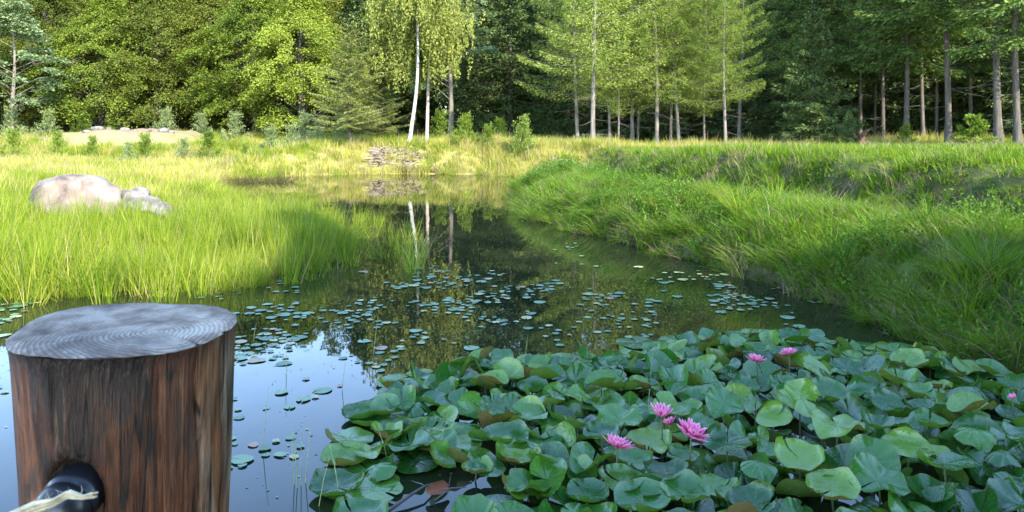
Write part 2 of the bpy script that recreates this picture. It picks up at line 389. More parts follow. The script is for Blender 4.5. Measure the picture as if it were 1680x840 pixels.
def height(X, Y):
    X = np.asarray(X, float); Y = np.asarray(Y, float)
    d = sdist(X, Y)
    wb = wob(X, Y)
    # right bank: steep bank, shelf, furrow, terrace
    dr = np.maximum(d + wb * .12, 0)
    far = ss(Y, 9, 20)
    hr = ss(dr, -.12, .55) * .52 + ss(dr, .5, 1.2) * .16 - .42 * np.exp(-((dr - 2.2) / .6) ** 2) + ss(dr, 2.55, 3.15) * .56 * (1 - .1 * far)
    hr = hr - .22 * ss(Y, 14, 22) * ss(dr, 1.5, 4)
    hr = hr + ss(X, 9, 22) * .35 * ss(Y, 12, 26) - .12 * ss(Y, 22, 30)
    # far shore
    hf = ss(d, 0, 2.3) * 1.0
    # left marsh
    hl = -.07 + np.minimum(d, 16) * .030 + ss(Y, 29.5, 36) * .62 + ss(Y, 36, 48) * .85
    wr = ss(X, -1.4, .4) * (1 - ss(Y, 23.5, 27.5) * (1 - ss(X, .5, 5)))
    wl = (1 - ss(X, -12, -7.5 )) ; wl = np.maximum(wl, (1 - ss(Y, 20.0, 24.5)) * (X < 0))
    h = hf * (1 - wl) + hl * wl
    h = h * (1 - wr) + hr * wr
    h = h + wb * .05 * ss(d, .3, 2.5)
    h = np.where(d > 0, h, -.07 * wl * (1 - wr) + np.maximum(d, -3) * .30)
    h = h + mound(X, Y) * (.62 + .10 * wob(X * 2, Y * 2))
    h = h + ss(np.hypot(X, Y), 60, 160) * 3.0
    return h
def gz(x, y): return float(height(np.array([x]), np.array([y]))[0])

def warp(u, a, b, p=4): return a * u + b * np.sign(u) * np.abs(u) ** p
nu, nv = 520, 560
U = np.linspace(-1, 1, nu); Vv = np.linspace(0, 1, nv)
gx = warp(U, 26, 154, 5); gy = -8 + 46 * Vv + 165 * Vv ** 5
GX, GY = np.meshgrid(gx, gy, indexing='ij')
H = height(GX, GY)
V = np.stack([GX, GY, H], -1).reshape(-1, 3)
i, j = np.meshgrid(np.arange(nu - 1), np.arange(nv - 1), indexing='ij'); i = i.ravel(); j = j.ravel()
Q = np.stack([i * nv + j, (i + 1) * nv + j, (i + 1) * nv + j + 1, i * nv + j + 1], 1)
me = np_mesh('ground', V, Q, mats=[M['ground']], smooth=True)
D = sdist(GX, GY)
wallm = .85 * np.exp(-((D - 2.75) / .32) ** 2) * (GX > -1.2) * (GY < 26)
sandm = np.maximum(mound(GX, GY) * .95, .85 * np.exp(-((GY - 34.6) / .8) ** 2) * (1 - ss(GX, -15, -12)))
mudm = (1 - ss(H, .02, .30)) * (1 - ss(D, .2, 1.0)) * (1 - (H > .5))
track = np.exp(-((GY - 31.4 - .4 * np.sin(GX * .3)) / .5) ** 2) * (1 - ss(GX, -9, -6)) * .8
litm = np.maximum(ss(GY, 31.5, 34) * ss(GX, -1, 3), ss(GY, 39, 42))
dry = np.maximum(ss(GY, 20, 27) * (1 - ss(GX, 0, 5)), (1 - ss(GX, -9, -5)) * ss(GY, 12, 18) * .8)
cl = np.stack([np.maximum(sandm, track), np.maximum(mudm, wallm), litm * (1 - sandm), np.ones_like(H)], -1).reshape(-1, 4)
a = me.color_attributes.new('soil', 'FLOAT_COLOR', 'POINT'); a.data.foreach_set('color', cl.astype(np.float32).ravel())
a = me.attributes.new('dry', 'FLOAT', 'POINT'); a.data.foreach_set('value', (dry * (1 - litm) * (1 - np.maximum(sandm, track))).astype(np.float32).ravel())
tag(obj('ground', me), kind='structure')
wx = np.array([[-60, -8, 0], [14, -8, 0], [14, 32, 0], [-60, 32, 0]], float)
tag(obj('water', np_mesh('water', wx, [[0, 1, 2, 3]], mats=[M['water']])), kind='structure')

# ------------------------------------------------------------------ foliage builders
def rdir(n): return unit(RNG.normal(size=(n, 3)))
def broadleaf(name, Ht, R, base, nspray, per, L, leafm, barkm, trunk_r, droop=.25, low=.25, shape=.6, pend=0.0):
    """returns (trunk mesh, crown mesh): limbs reach each leafy spray"""
    tr = Acc(); cr = Acc()
    zz = np.linspace(0, Ht * .92, 14)
    lean = RNG.normal(size=2) * .012 * Ht
    path = np.stack([lean[0] * (zz / Ht) ** 2 * 4 + .06 * np.sin(zz * .9), lean[1] * (zz / Ht) ** 2 * 4 + .06 * np.cos(zz * .7), zz], 1)
    rad = trunk_r * (1 - zz / Ht * .93) * (1 + .5 * np.exp(-zz / .25))
    tr.tube(path, rad, 10)
    for k in range(nspray):
        tt = RNG.random() ** .85
        z = base + (Ht - base) * tt
        prof = (math.sin(math.pi * min(1, (tt * (1 - shape * .3) + low))) ** .8) if tt < .97 else .2
        prof = max(.12, prof) * (1 - max(0, tt - .6) * 1.2)
        r = R * prof * (.45 + .6 * RNG.random() ** .6)
        an = RNG.random() * 2 * math.pi
        o = np.array([math.cos(an), math.sin(an), 0])
        at = np.array([np.interp(z, zz, path[:, 0]), np.interp(z, zz, path[:, 1]), z])
        cpt = at + o * r
        s = (.55 + .5 * RNG.random()) * (R / 3.6) ** .5
        ax = unit(o + np.array([RNG.normal() * .5, RNG.normal() * .5, -droop + RNG.normal() * .15]))
        if k % 3 == 0:
            zb = max(base * .6, z - r * .45); ab = np.array([np.interp(zb, zz, path[:, 0]), np.interp(zb, zz, path[:, 1]), zb])
            mid = (ab + cpt) * .5 + np.array([0, 0, .12 * r])
            tr.tube([ab, mid, cpt], [trunk_r * .22 * (1 - tt * .6), trunk_r * .13, .008], 5)
        side = unit(np.cross(ax, [0, 0, 1.]))
        n = int(per * (.6 + .8 * RNG.random()))
        u = RNG.beta(1.6, 1.4, n) * 2 - .8
        v = RNG.normal(size=n) * .42 * (1 - .35 * np.abs(u))
        wv_ = RNG.normal(size=n) * .13
        C = cpt + s * (u[:, None] * ax + v[:, None] * side) + s * wv_[:, None] * np.array([0, 0, 1.]) - np.array([0, 0, 1.]) * (s * .25 * (u ** 2 + v ** 2))[:, None]
        if pend:
            hang = RNG.random(n) ** 1.5 * pend
            C[:, 2] -= hang
        N = unit(np.array([0, 0, 1.]) * .9 + o * .35 + RNG.normal(size=(n, 3)) * .42)
        A = unit(ax + side * np.sign(v)[:, None] * .6 + RNG.normal(size=(n, 3)) * .45 - (np.array([0, 0, 1.5]) if pend else 0))
        ll = L * (.65 + .7 * RNG.random(n))
        cr.leaves(C, A, N, ll, ll * .62)
    return tr.mesh(name + '_trunk', [barkm], True), cr.mesh(name + '_crown', [leafm])

def conifer(name, Ht, Rb, base, nbr, per, L, wd, leafm, barkm, trunk_r, slope=-.25, hang=.25, dead=0, shape=1.0, lean=0.0, upturn=.2, taper=.9, sparse=0.0):
    tr = Acc(); cr = Acc()
    zz = np.linspace(0, Ht, 16)
    ph = RNG.random() * 6
    path = np.stack([lean * zz + .05 * np.sin(zz * .5 + ph), .05 * np.cos(zz * .6 + ph), zz], 1)
    rad = trunk_r * (1 - zz / Ht * taper) * (1 + .45 * np.exp(-zz / .2))
    tr.tube(path, rad, 10)
    at_ = lambda z: np.array([np.interp(z, zz, path[:, 0]), np.interp(z, zz, path[:, 1]), z])
    ga = 2.399
    for k in range(nbr):
        tt = (k + RNG.random()) / nbr
        z = base + (Ht * .985 - base) * tt
        ln = Rb * (1 - tt) ** shape * (.65 + .5 * RNG.random()) + .25
        an = k * ga + RNG.normal() * .4
        o = np.array([math.cos(an), math.sin(an), 0.])
        side = np.array([-o[1], o[0], 0.])
        p0 = at_(z)
        sl = slope + .25 * tt + RNG.normal() * .06
        s_ = np.linspace(0, 1, 5)
        br = p0 + ln * (s_[:, None] * o + (s_ * sl + upturn * s_ ** 2 * .6)[:, None] * np.array([0, 0, 1.]))
        tr.tube(br, np.linspace(trunk_r * .13 * (1 - tt * .5) + .004, .003, 5), 4, 1)
        if sparse and RNG.random() < sparse: continue
        n = int(per * (ln / Rb + .15) * (.7 + .6 * RNG.random()))
        u = .02 + .98 * RNG.random(n) ** .75
        wdh = ln * .30 * np.sin(np.pi * np.clip(u * .85 + .12, 0, 1))
        v = (RNG.random(n) * 2 - 1)
        hg = RNG.random(n) ** 1.6 * hang * (1 - .4 * u)
        C = p0 + ln * u[:, None] * o + (ln * (u * sl + upturn * u ** 2 * .6) - hg - np.abs(v) * wdh * .25)[:, None] * np.array([0, 0, 1.]) + (v * wdh)[:, None] * side
        A = unit(o * .8 + side * (v * 1.3)[:, None] + np.array([0, 0, -1.]) * (hg * 2.2 / (hang + .01))[:, None] * .5 + RNG.normal(size=(n, 3)) * .3)
        N = unit(np.array([0, 0, 1.]) + RNG.normal(size=(n, 3)) * .5)
        ll = L * (.6 + .8 * RNG.random(n))
        cr.leaves(C, A, N, ll, ll * wd)
    for k in range(dead):
        z = .5 + RNG.random() * (base - .3) ; an = RNG.random() * 6.28
        o = np.array([math.cos(an), math.sin(an), -.1 - .3 * RNG.random()]); ln = .3 + RNG.random() * .9
        tr.tube([at_(z), at_(z) + o * ln * .6, at_(z) + o * ln + np.array([0, 0, .05])], [.011, .007, .003], 4, 1)
    return tr.mesh(name + '_trunk', [barkm, M['bark_dark']], True), cr.mesh(name + '_crown', [leafm])

PROTO = {}
def mk(kind, n, f):
    PROTO[kind] = [f(k) for k in range(n)]
mk('beech', 3, lambda k: broadleaf('beech%d' % k, 9.2 + k * .5, 3.3, .7, 280, 260, .112, M['beech'], M['bark_dark'], .20, droop=.35, low=.30))
mk('oak', 2, lambda k: broadleaf('oak%d' % k, 8.9 + k * .6, 3.2, .9, 260, 260, .115, M['oak'], M['bark_dark'], .19, droop=.45, low=.28))
mk('larch', 3, lambda k: conifer('larch%d' % k, 9.6 + k * .6, 2.1, 1.9 + .4 * k, 92, 480, .088, .22, M['larch'], M['bark'], .078, slope=-.10, hang=.26, dead=9, shape=.55, upturn=.45, lean=.012 * (k - 1)))
mk('tall_spruce', 2, lambda k: conifer('tallspruce%d' % k, 13.0 + k, 2.4, 3.4 + 1.0 * k, 100, 240, .17, .34, M['spruce_mid'], M['bark_mid'], .105, slope=-.30, hang=.40, dead=16, shape=.5, upturn=.3))
mk('spruce', 2, lambda k: conifer('spruce%d' % k, 10.4 + k * 1.2, 2.6, .25, 150, 240, .18, .36, M['spruce'], M['bark_dark'], .16, slope=-.38, hang=.42, shape=.75, upturn=.35))
mk('young_spruce', 1, lambda k: conifer('youngspruce', 5.4, 1.75, .15, 110, 260, .13, .34, M['spruce'], M['bark_dark'], .07, slope=-.28, hang=.22, shape=.8, upturn=.3))
mk('layered_pine', 2, lambda k: conifer('layeredpine%d' % k, 5.0, 1.6, .75, 90, 380, .10, .26, M['olive'], M['bark_mid'], .06, slope=.03, hang=.05, shape=.55, upturn=.12))
mk('pine', 2, lambda k: broadleaf('pine%d' % k, 9.0 + k, 2.3, 2.6, 70, 330, .14, M['pine'], M['bark'], .14, droop=.0, low=.25))

def tree(name, kind, px, y, label, group=None, s=1.0, var=0, rz=None, lean=(0, 0), cat='tree', x=None, sz_=None):
    x = WX(px, y) if x is None else x
    z = gz(x, y) - .06
    tm, cm = PROTO[kind][var % len(PROTO[kind])]
    e = empty(name, (x, y, z), R_.random() * 6.28 if rz is None else rz, s if sz_ is None else (s, s, sz_))
    e.rotation_euler[0] = lean[1]; e.rotation_euler[1] = lean[0]
    obj('trunk', tm, e); obj('crown', cm, e)
    tag(e, label, cat, group)
    return e

# ---- left wood of broadleaved trees
gL = 'broadleaved trees along the left wood edge'
for k, (px, y, s, kind, lab) in enumerate([
    (-70, 41, 1.0, 'beech', 'leafy beech cut by the left frame edge, behind the bluish pine'),
    (75, 44, 1.05, 'beech', 'dense beech right of the bluish pine, left of the sandy mound'),
    (165, 42, .95, 'oak', 'bushy green tree rising behind the left end of the sandy mound'),
    (255, 43, 1.05, 'beech', 'dense beech rising behind the right half of the sandy mound'),
    (345, 44, 1.0, 'beech', 'beech with foliage to the ground just right of the sandy mound'),
    (418, 42, 1.0, 'oak', 'bright green tree with drooping sprays, second left of the layered pine'),
    (492, 40, .98, 'oak', 'bright green tree with dark hollow under it, next left of the layered pine')]):
    tree('beech_tree' if kind == 'beech' else 'broadleaf_tree', kind, px, y, lab, gL, s, k)
for k, (px, y, lab) in enumerate([
    (10, 50, 'taller beech at the back of the left wood, at the frame corner'),
    (120, 51, 'taller beech at the back of the left wood, above the mound left end'),
    (215, 50, 'taller beech at the back of the left wood, above the mound middle'),
    (305, 51, 'taller beech at the back of the left wood, above the mound right end'),
    (385, 50, 'taller beech at the back of the left wood, showing a thin grey trunk'),
    (460, 49, 'taller beech at the back, between the two bright green trees'),
    (545, 46, 'taller beech whose crown shows above the layered pine'),
    (615, 47, 'tall beech behind the left side of the white birch')]):
    tree('beech_tree', 'beech', px, y, lab, 'taller beeches at the back of the left wood', 1.12 if px != 545 else .84, k + 1)
tree('scots_pine', 'pine', 22, 38, 'bluish green pine with puffy foliage at the left frame edge', None, .95, 0, sz_=.8)
tree('scots_pine', 'pine', 738, 37, 'bluish green pine just right of the white birch crown', None, 1.0, 1, sz_=.95)
tree('layered_pine', 'layered_pine', 576, 29.5, 'small pine with flat layered branches left of the white birch', 'two small layered pines left of the birch', 1.0, 0, rz=.4)
tree('layered_pine', 'layered_pine', 628, 31.0, 'shorter bushy pine between the layered pine and the white birch', 'two small layered pines left of the birch', .72, 1, rz=2.0)

# ---- the leaning white birch and its brown-barked neighbour
def birch(name, pxs, y, label, barkm, top, R, nsp, tr_r, leanpx, sparse_base, var):
    """trunk follows the photographed bend"""
    x0 = WX(pxs[0][0], y); z0 = gz(x0, y) - .05
    pts = []
    for (px, py) in pxs:
        pts.append((WX(px, y) - x0, .15 * math.sin(py * .02), EYE - (py - 215) * y / F - z0))
    pts[0] = (0, 0, 0)
    pts = np.array(pts)
    zz = np.linspace(0, top, 18)
    px_ = np.interp(zz, pts[:, 2], pts[:, 0]); 
    k = np.convolve(np.pad(px_, 2, mode='edge'), np.ones(5) / 5, 'valid'); k[0] = 0
    path = np.stack([k, .05 * np.sin(zz), zz], 1)
    tr = Acc(); cr = Acc()
    tr.tube(path, tr_r * (1 - zz / top * .88) * (1 + .3 * np.exp(-zz / .2)), 12)
    for q in range(nsp):
        tt = RNG.random() ** .8
        z = sparse_base + (top - sparse_base) * tt
        at = np.array([np.interp(z, zz, path[:, 0]), np.interp(z, zz, path[:, 1]), z])
        an = RNG.random() * 6.28
        if z < 4.6 and RNG.random() < .95: an = (RNG.random() - .5) * 1.5 + (math.pi if RNG.random() < .6 else 0) + .25 
        o = np.array([math.cos(an), abs(math.sin(an)) if z < 4.6 else math.sin(an), 0])
        r = R * (.42 + .75 * RNG.random()) * (math.sin(math.pi * min(1, tt * .75 + .22)) ** .7)
        tip = at + o * r + np.array([0, 0, r * .35])
        if q % 3 == 0 and z > 5: tr.tube([at - np.array([0, 0, .4]), (at + tip) * .5 + np.array([0, 0, .12]), tip], [.014, .008, .003], 4, 1)
        # hanging strands
        for s_ in range(5):
            st = at + (tip - at) * (.50 + .55 * RNG.random()) + RNG.normal(size=3) * .18
            ln = .5 + RNG.random() * 1.1 * (1 - .5 * tt)
            n = int(26 * ln)
            u = RNG.random(n)
            C = st + np.stack([.10 * np.sin(u * 3 + s_) + RNG.normal(size=n) * .05, RNG.normal(size=n) * .06, -u * ln], 1)
            A = unit(RNG.normal(size=(n, 3)) * .5 + np.array([0, 0, -1.])); N = rdir(n)
            cr.leaves(C, A, N, .085 + .04 * RNG.random(n), .065)
    e = empty(name, (x0, y, z0)); tag(e, label, 'tree', 'two birches on the far shore')
    obj('trunk', tr.mesh('trunk', [barkm, M['bark_dark']], True), e); obj('crown', cr.mesh('crown', [M['birch']]), e)
birch('birch_tree', [(669, 238), (676, 205), (686, 130), (686, 60), (684, 0), (690, -60)], 29.8, 'tall slightly leaning birch with bright white trunk on the far shore', M['bark_birch'], 8.3, 2.1, 320, .085, 0, 3.3, 0)
birch('birch_tree', [(700, 250), (701, 190), (703, 120), (708, 40), (712, -40)], 31.6, 'slimmer birch with pinkish brown trunk right of the white birch', M['bark_pink'], 7.4, 1.2, 110, .085, 0, 3.6, 1)

# ---- dark firs and the larch row
gS = 'dark spruces behind the pond'
for k, (px, y, s, lab) in enumerate([
    (785, 41, 1.05, 'dark spruce just right of the bluish pine by the birch'),
    (838, 40, 1.0, 'dark spruce directly behind the round shrub at the shore'),
    (893, 42, 1.1, 'dark spruce between the round shrub and the first larch trunk'),
    (930, 38, .95, 'dark spruce half hidden by the left end of the larch row'),
    (1015, 41, 1.1, 'dark spruce filling the gap behind the left larches'),
    (1090, 40, 1.0, 'dark spruce filling the gap behind the leaning larch'),
    (1165, 41, 1.1, 'dark spruce filling the gap behind the right larches'),
    (1245, 39, 1.0, 'dark spruce just right of the larch row, tall and dense'),
    (1290, 36, .95, 'dark spruce left of the white-lit trunk, behind the young spruce')]):
    tree('spruce_tree', 'spruce', px, y, lab, gS, s, k)
gLa = 'larches in the row at the wood edge'
for k, (px, y, s, ln, lab) in enumerate([
    (945, 31.5, 1.15, .0, 'larch with grey shaded trunk, leftmost of the larch row'),
    (975, 28.6, 1.25, .0, 'larch with the brightest straight pale trunk, second in the row'),
    (1001, 31.5, .9, .0, 'slender larch right behind the brightest pale trunk'),
    (1014, 30.2, .6, .02, 'very thin young larch with leaves down to the ground'),
    (1039, 31.0, 1.1, .0, 'larch with pale trunk, left of a close thin pair'),
    (1047, 32.8, .75, .01, 'thin larch pressed close behind a thicker pale trunk'),
    (1078, 29.5, 1.1, .055, 'larch leaning clearly to the right, with low leafy shoots'),
    (1101, 30.5, .8, .03, 'larch with thin reddish trunk right of the leaning larch'),
    (1112, 30.0, .95, .04, 'slightly leaning larch, right one of a close pair mid row'),
    (1156, 31.0, .7, -.01, 'small larch with low spreading twigs, alone between two pairs'),
    (1189, 28.0, .85, .06, 'thin leaning larch standing forward in the grass at the right of the row'),
    (1214, 31.0, 1.1, .0, 'straight larch with pale trunk at the right end of the row')]):
    tree('larch_tree', 'larch', px, y, lab, gLa, s, k, lean=(ln, 0), sz_=max(s, .85) * .97)
tree('spruce_tree', 'young_spruce', 1335, 28.0, 'low dark young spruce with branches to the ground beside the meadow', None, 1.0, 0)
gT = 'tall bare-trunked conifers on the right'
for k, (px, y, s, lab) in enumerate([
    (1337, 33, 1.0, 'tall conifer with upper trunk lit white above the young spruce'),
    (1413, 31, .75, 'thin trunked conifer directly behind the brown stump'),
    (1436, 33, .6, 'very thin dark conifer trunk just right of the brown stump'),
    (1447, 30, .75, 'thin conifer with a lit pale edge right of the brown stump'),
    (1486, 27, .95, 'conifer with grey trunk standing above a tall grass tuft'),
    (1513, 29, .8, 'conifer with lit upper trunk between two thicker grey trunks'),
    (1535, 30, .65, 'thin dark conifer trunk left of the thick brownish trunk'),
    (1553, 25.5, 1.05, 'conifer with thick brownish trunk left of the young pine'),
    (1594, 29, .8, 'slim conifer rising behind the yellow young pine'),
    (1638, 23.5, 1.15, 'conifer with the thickest smooth grey trunk at the right'),
    (1668, 22.5, 1.0, 'rightmost conifer trunk at the frame edge, partly cut off')]):
    tree('conifer_tree', 'tall_spruce', px, y, lab, gT, s, k, sz_=max(s, .9))
for k, (px, y, s, lab) in enumerate([
    (1375, 37, 1.0, 'dark spruce in shade behind the conical young spruce'),
    (1450, 36, 1.0, 'dark spruce in shade behind the thin trunks by the stump'),
    (1520, 34, 1.0, 'dark spruce in shade behind the middle right trunks'),
    (1590, 33, .9, 'dark spruce in shade behind the yellow young pine'),
    (1660, 31, .95, 'dark spruce in shade behind the rightmost trunks'),
    (1735, 27, .95, 'dark spruce reaching in from beyond the right frame edge')]):
    tree('spruce_tree', 'spruce', px, y, lab, 'shaded spruces behind the right trunks', s, k + 1)
# low young trees
tree('young_spruce', 'young_spruce', 1393, 25.5, 'small conical young spruce left of the brown stump', None, .26, 0, cat='sapling')
PROTO['young_pine'] = [broadleaf('youngpine', 1.15, .42, .2, 26, 90, .09, M['shrub'], M['bark_dark'], .03, droop=-.6, low=.35)]
tree('young_pine', 'young_pine', 1600, 21.5, 'small yellow green young pine in the grass left of the thickest trunk', None, .95, 0, cat='sapling')

# ---- the deeper wood: one mass
def collection_of(name, objs):
    c = bpy.data.collections.new(name)
    for o in objs: c.objects.link(o)
    return c
def scatter(name, pts, rot, scl, idx, srcs, label, cat='grass', kind='stuff'):
    pts = np.asarray(pts, np.float32)
    me = bpy.data.meshes.new(name + '_points'); me.vertices.add(len(pts)); me.vertices.foreach_set('co', pts.ravel())
    a = me.attributes.new('rot', 'FLOAT_VECTOR', 'POINT'); a.data.foreach_set('vector', np.asarray(rot, np.float32).ravel())
    a = me.attributes.new('scl', 'FLOAT_VECTOR', 'POINT'); a.data.foreach_set('vector', np.asarray(scl, np.float32).ravel())
    a = me.attributes.new('idx', 'INT', 'POINT'); a.data.foreach_set('value', np.asarray(idx, np.int32))
    o = bpy.data.objects.new(name, me); COL.objects.link(o)
    c = bpy.data.collections.new(name + '_sources')
    for k, (mesh) in enumerate(srcs):
        so = bpy.data.objects.new('%s_source_%02d' % (name, k), mesh); c.objects.link(so)
    g = bpy.data.node_groups.new(name, 'GeometryNodeTree')
    g.interface.new_socket('Geometry', in_out='INPUT', socket_type='NodeSocketGeometry')
    g.interface.new_socket('Geometry', in_out='OUTPUT', socket_type='NodeSocketGeometry')
    gi = g.nodes.new('NodeGroupInput'); go = g.nodes.new('NodeGroupOutput')
    ip = g.nodes.new('GeometryNodeInstanceOnPoints'); ci = g.nodes.new('GeometryNodeCollectionInfo')
    ci.inputs['Collection'].default_value = c; ci.inputs['Separate Children'].default_value = True; ci.inputs['Reset Children'].default_value = True
    ip.inputs['Pick Instance'].default_value = True
    def na(n, ty):
        x = g.nodes.new('GeometryNodeInputNamedAttribute'); x.data_type = ty; x.inputs['Name'].default_value = n; return x.outputs['Attribute']
    L = g.links
    L.new(gi.outputs[0], ip.inputs['Points']); L.new(ci.outputs[0], ip.inputs['Instance'])
    L.new(na('idx', 'INT'), ip.inputs['Instance Index']); L.new(na('rot', 'FLOAT_VECTOR'), ip.inputs['Rotation']); L.new(na('scl', 'FLOAT_VECTOR'), ip.inputs['Scale'])
    L.new(ip.outputs[0], go.inputs[0])
    md = o.modifiers.new('scatter', 'NODES'); md.node_group = g
    tag(o, label, cat, None, kind); return o
def join(meshes, name):
    """trunk + crown as one mesh for the far mass"""
    Vs, Qs, Ms, n, mats = [], [], [], 0, []
    for me in meshes:
        base_m = len(mats)
        v = np.empty(len(me.vertices) * 3, np.float32); me.vertices.foreach_get('co', v)
        l = np.empty(len(me.loops), np.int32); me.loops.foreach_get('vertex_index', l)
        Vs.append(v.reshape(-1, 3)); Qs.append(l.reshape(-1, 4) + n); n += len(me.vertices)
        pm = np.empty(len(me.polygons), np.int32); me.polygons.foreach_get('material_index', pm); Ms.append(pm + base_m); mats += list(me.materials)
    return np_mesh(name, np.concatenate(Vs), np.concatenate(Qs), mats=mats, mi=np.concatenate(Ms))
src = [join(PROTO['spruce'][0], 'wood_a'), join(PROTO['spruce'][1], 'wood_b'), join(PROTO['beech'][1], 'wood_c'), join(PROTO['tall_spruce'][0], 'wood_d')]
pts = []; idx = []; scl = []
for y in (46, 51, 57, 64, 72):
    x = -62
    while x < 66:
        yy = y + R_.uniform(-1.5, 1.5); xx = x + R_.uniform(-1, 1)
        px = 840 + F * xx / yy
        ok = px > 560 or yy > 53
        if ok:
            pts.append((xx, yy, gz(xx, yy))); idx.append((2 if px < 600 and R_.random() < .8 else R_.choice([0, 1, 0, 1, 3]))); s = R_.uniform(1.0, 1.15) * (1 + max(0, yy - 48) * .012); scl.append((s, s, s))
        x += 3.0
for (x, y) in [(26, 36), (30, 30), (29, 24), (27, 20), (33, 34), (24, 41), (32, 40), (36, 22), (-34, 40), (-38, 34), (-36, 45), (-42, 28)]:
    pts.append((x, y, gz(x, y))); idx.append(2 if x < 0 else R_.choice([0, 1])); scl.append((1.2, 1.2, 1.2))
n = len(pts)
scatter('deep_wood', pts, [(0, 0, R_.random() * 6.28) for _ in range(n)], scl, idx, src, 'dark mass of trees deep in the wood behind the edge', 'wood')

# ---- trees behind and beside the viewer, whose shade lies on the near pond (one mass, outside the frame)
off = 1 / math.tan(math.radians(SUN_EL))
def shade_pos(tx, ty, h): return tx + math.sin(math.radians(SUN_AZ)) * h * off, ty - math.cos(math.radians(SUN_AZ)) * h * off
SHADE = [  # shaded ground point, height of the crown's middle, scale, kind
    (1.7, 4.4, 8.0, .95, 0), (-.6, 2.6, 8, .8, 1), (3.8, 4.6, 8.5, .72, 1), (6.6, 2.6, 8, .75, 0),
    (23.5, 27.0, 9.5, 1.1, 1), (28, 30, 9.5, 1.1, 1), (1.8, .3, 8, 1, 0), (6, 0, 8, 1, 1), (-2.2, 9.2, 8.5, .55, 1)]
pts, idx, scl = [], [], []
for (tx, ty, h, s, k) in SHADE:
    x, y = shade_pos(tx, ty, h); pts.append((x, y, gz(x, y))); idx.append(k); s *= 1.18; scl.append((s, s, s * (1.16 if s > .7 else 1.75)))
n = len(pts)
scatter('woodland', pts, [(0, 0, R_.random() * 6.28) for _ in range(n)], scl, idx, [join(PROTO['beech'][0], 'shade_a'), join(PROTO['oak'][1], 'shade_b')],
        'leafy wood beside the pond that shades the near water', 'wood')

# ------------------------------------------------------------------ grass, reeds
def tuft(name, n, hmin, hmax, wd, spread, bend, mat, segs=3, upright=.15):
    """n tapering curved blades"""
    Vs = []; Qs = []; base = 0
    for k in range(n):
        h = hmin + (hmax - hmin) * RNG.random()
        an = RNG.random() * 6.28; r = spread * math.sqrt(RNG.random())
        p = np.array([r * math.cos(an), r * math.sin(an), -.03])
        a2 = an + RNG.normal() * .9; o = np.array([math.cos(a2), math.sin(a2), 0]); sd = np.array([-o[1], o[0], 0]) 
        f = RNG.random() * 3.14; sd = np.array([math.cos(f), math.sin(f), 0])
        th = upright * (RNG.random() + .2) * 1.2; b = bend * (.3 + RNG.random())
        rows = []
        for s in range(segs + 1):
            u = s / segs
            q = p + o * (h * (math.sin(th) * u + b * u * u)) + np.array([0, 0, h * (u - .45 * b * u * u)])
            ww = wd * (.75 + .5 * RNG.random() * 0 + .25) * (1 - u ** 1.6) + .0006
            rows.append(q - sd * ww * .5); rows.append(q + sd * ww * .5)
        Vs += rows
        for s in range(segs): Qs.append([base + 2 * s, base + 2 * s + 1, base + 2 * s + 3, base + 2 * s + 2])
        base += 2 * (segs + 1)
    return np_mesh(name, np.array(Vs), np.array(Qs), mats=[mat])
def nz(x, y, s, o=0.0): return mnoise.noise(Vector((x * s + o, y * s - o, o)))
def field(n, xr, yr, keep, jitter_tilt=.15, hs=(.7, 1.3), rng=R_):
    P_, Rr, Sc = [], [], []
    X = np.array([rng.uniform(*xr) for _ in range(n)]); Y = np.array([rng.uniform(*yr) for _ in range(n)])
    Z = height(X, Y); Dd = sdist(X, Y); Mo = mound(X, Y)
    for x, y, z, d, mo in zip(X, Y, Z, Dd, Mo):
        k = keep(x, y, z, d, mo)
        if not k or rng.random() > k: continue
        h = rng.uniform(*hs) * max(.62, 1 + .65 * nz(x, y, .8, 3.1) + .75 * nz(x, y, 3.1, 8.0))
        P_.append((x, y, z)); Rr.append((rng.gauss(0, jitter_tilt), rng.gauss(0, jitter_tilt), rng.random() * 6.28)); Sc.append((h * .5 + .5, h * .5 + .5, h))
    return P_, Rr, Sc
def infr(x, y, mrg=1.5): return abs(x) < y * .6926 + mrg

def herb(name, n):
    a = Acc(); 
    for q in range(7):
        an = RNG.random() * 6.28; hh = .10 + RNG.random() * .22; tip = np.array([math.cos(an) * hh * .5, math.sin(an) * hh * .5, hh])
        m_ = n // 4; u = .35 + .65 * RNG.random(m_)
        a.leaves(tip * u[:, None] + RNG.normal(size=(m_, 3)) * .022, unit(RNG.normal(size=(m_, 3)) + tip * 2), unit(np.array([0, 0, 1.]) + RNG.normal(size=(m_, 3)) * .5), .026 + .022 * RNG.random(m_), .015)
    return a.mesh(name, [M['weed']])
tf_bank = [tuft('bank_tuft', 30, .06, .22, .0095, .08, .45, M['bank'], 3, .35) for _ in range(5)] + [tuft('bank_straw', 18, .10, .34, .005, .10, .7, M['straw'], 4, .6)] + [herb('herb', 44) for _ in range(3)] + [tuft('edge_clump', 60, .16, .36, .008, .08, .9, M['bank'], 4, .6)]
tf_mead = [tuft('meadow_tuft', 30, .05, .19, .0125, .13, .3, M['meadow'], 2, .3) for _ in range(5)] + [tuft('meadow_straw', 14, .2, .42, .004, .10, .3, M['straw'], 2, .25)]
tf_reed = [tuft('reed_tuft', 26, .28, .62, .007, .08, .16, M['reed'], 3, .12) for _ in range(6)] + [tuft('reed_arch', 34, .25, .60, .007, .05, .55, M['reed'], 4, .35) for _ in range(2)] + [tuft('reed_yellow', 22, .25, .55, .007, .09, .25, M['yellow'], 3, .2), tuft('reed_straw', 12, .25, .6, .004, .09, .3, M['straw'], 3, .25)]
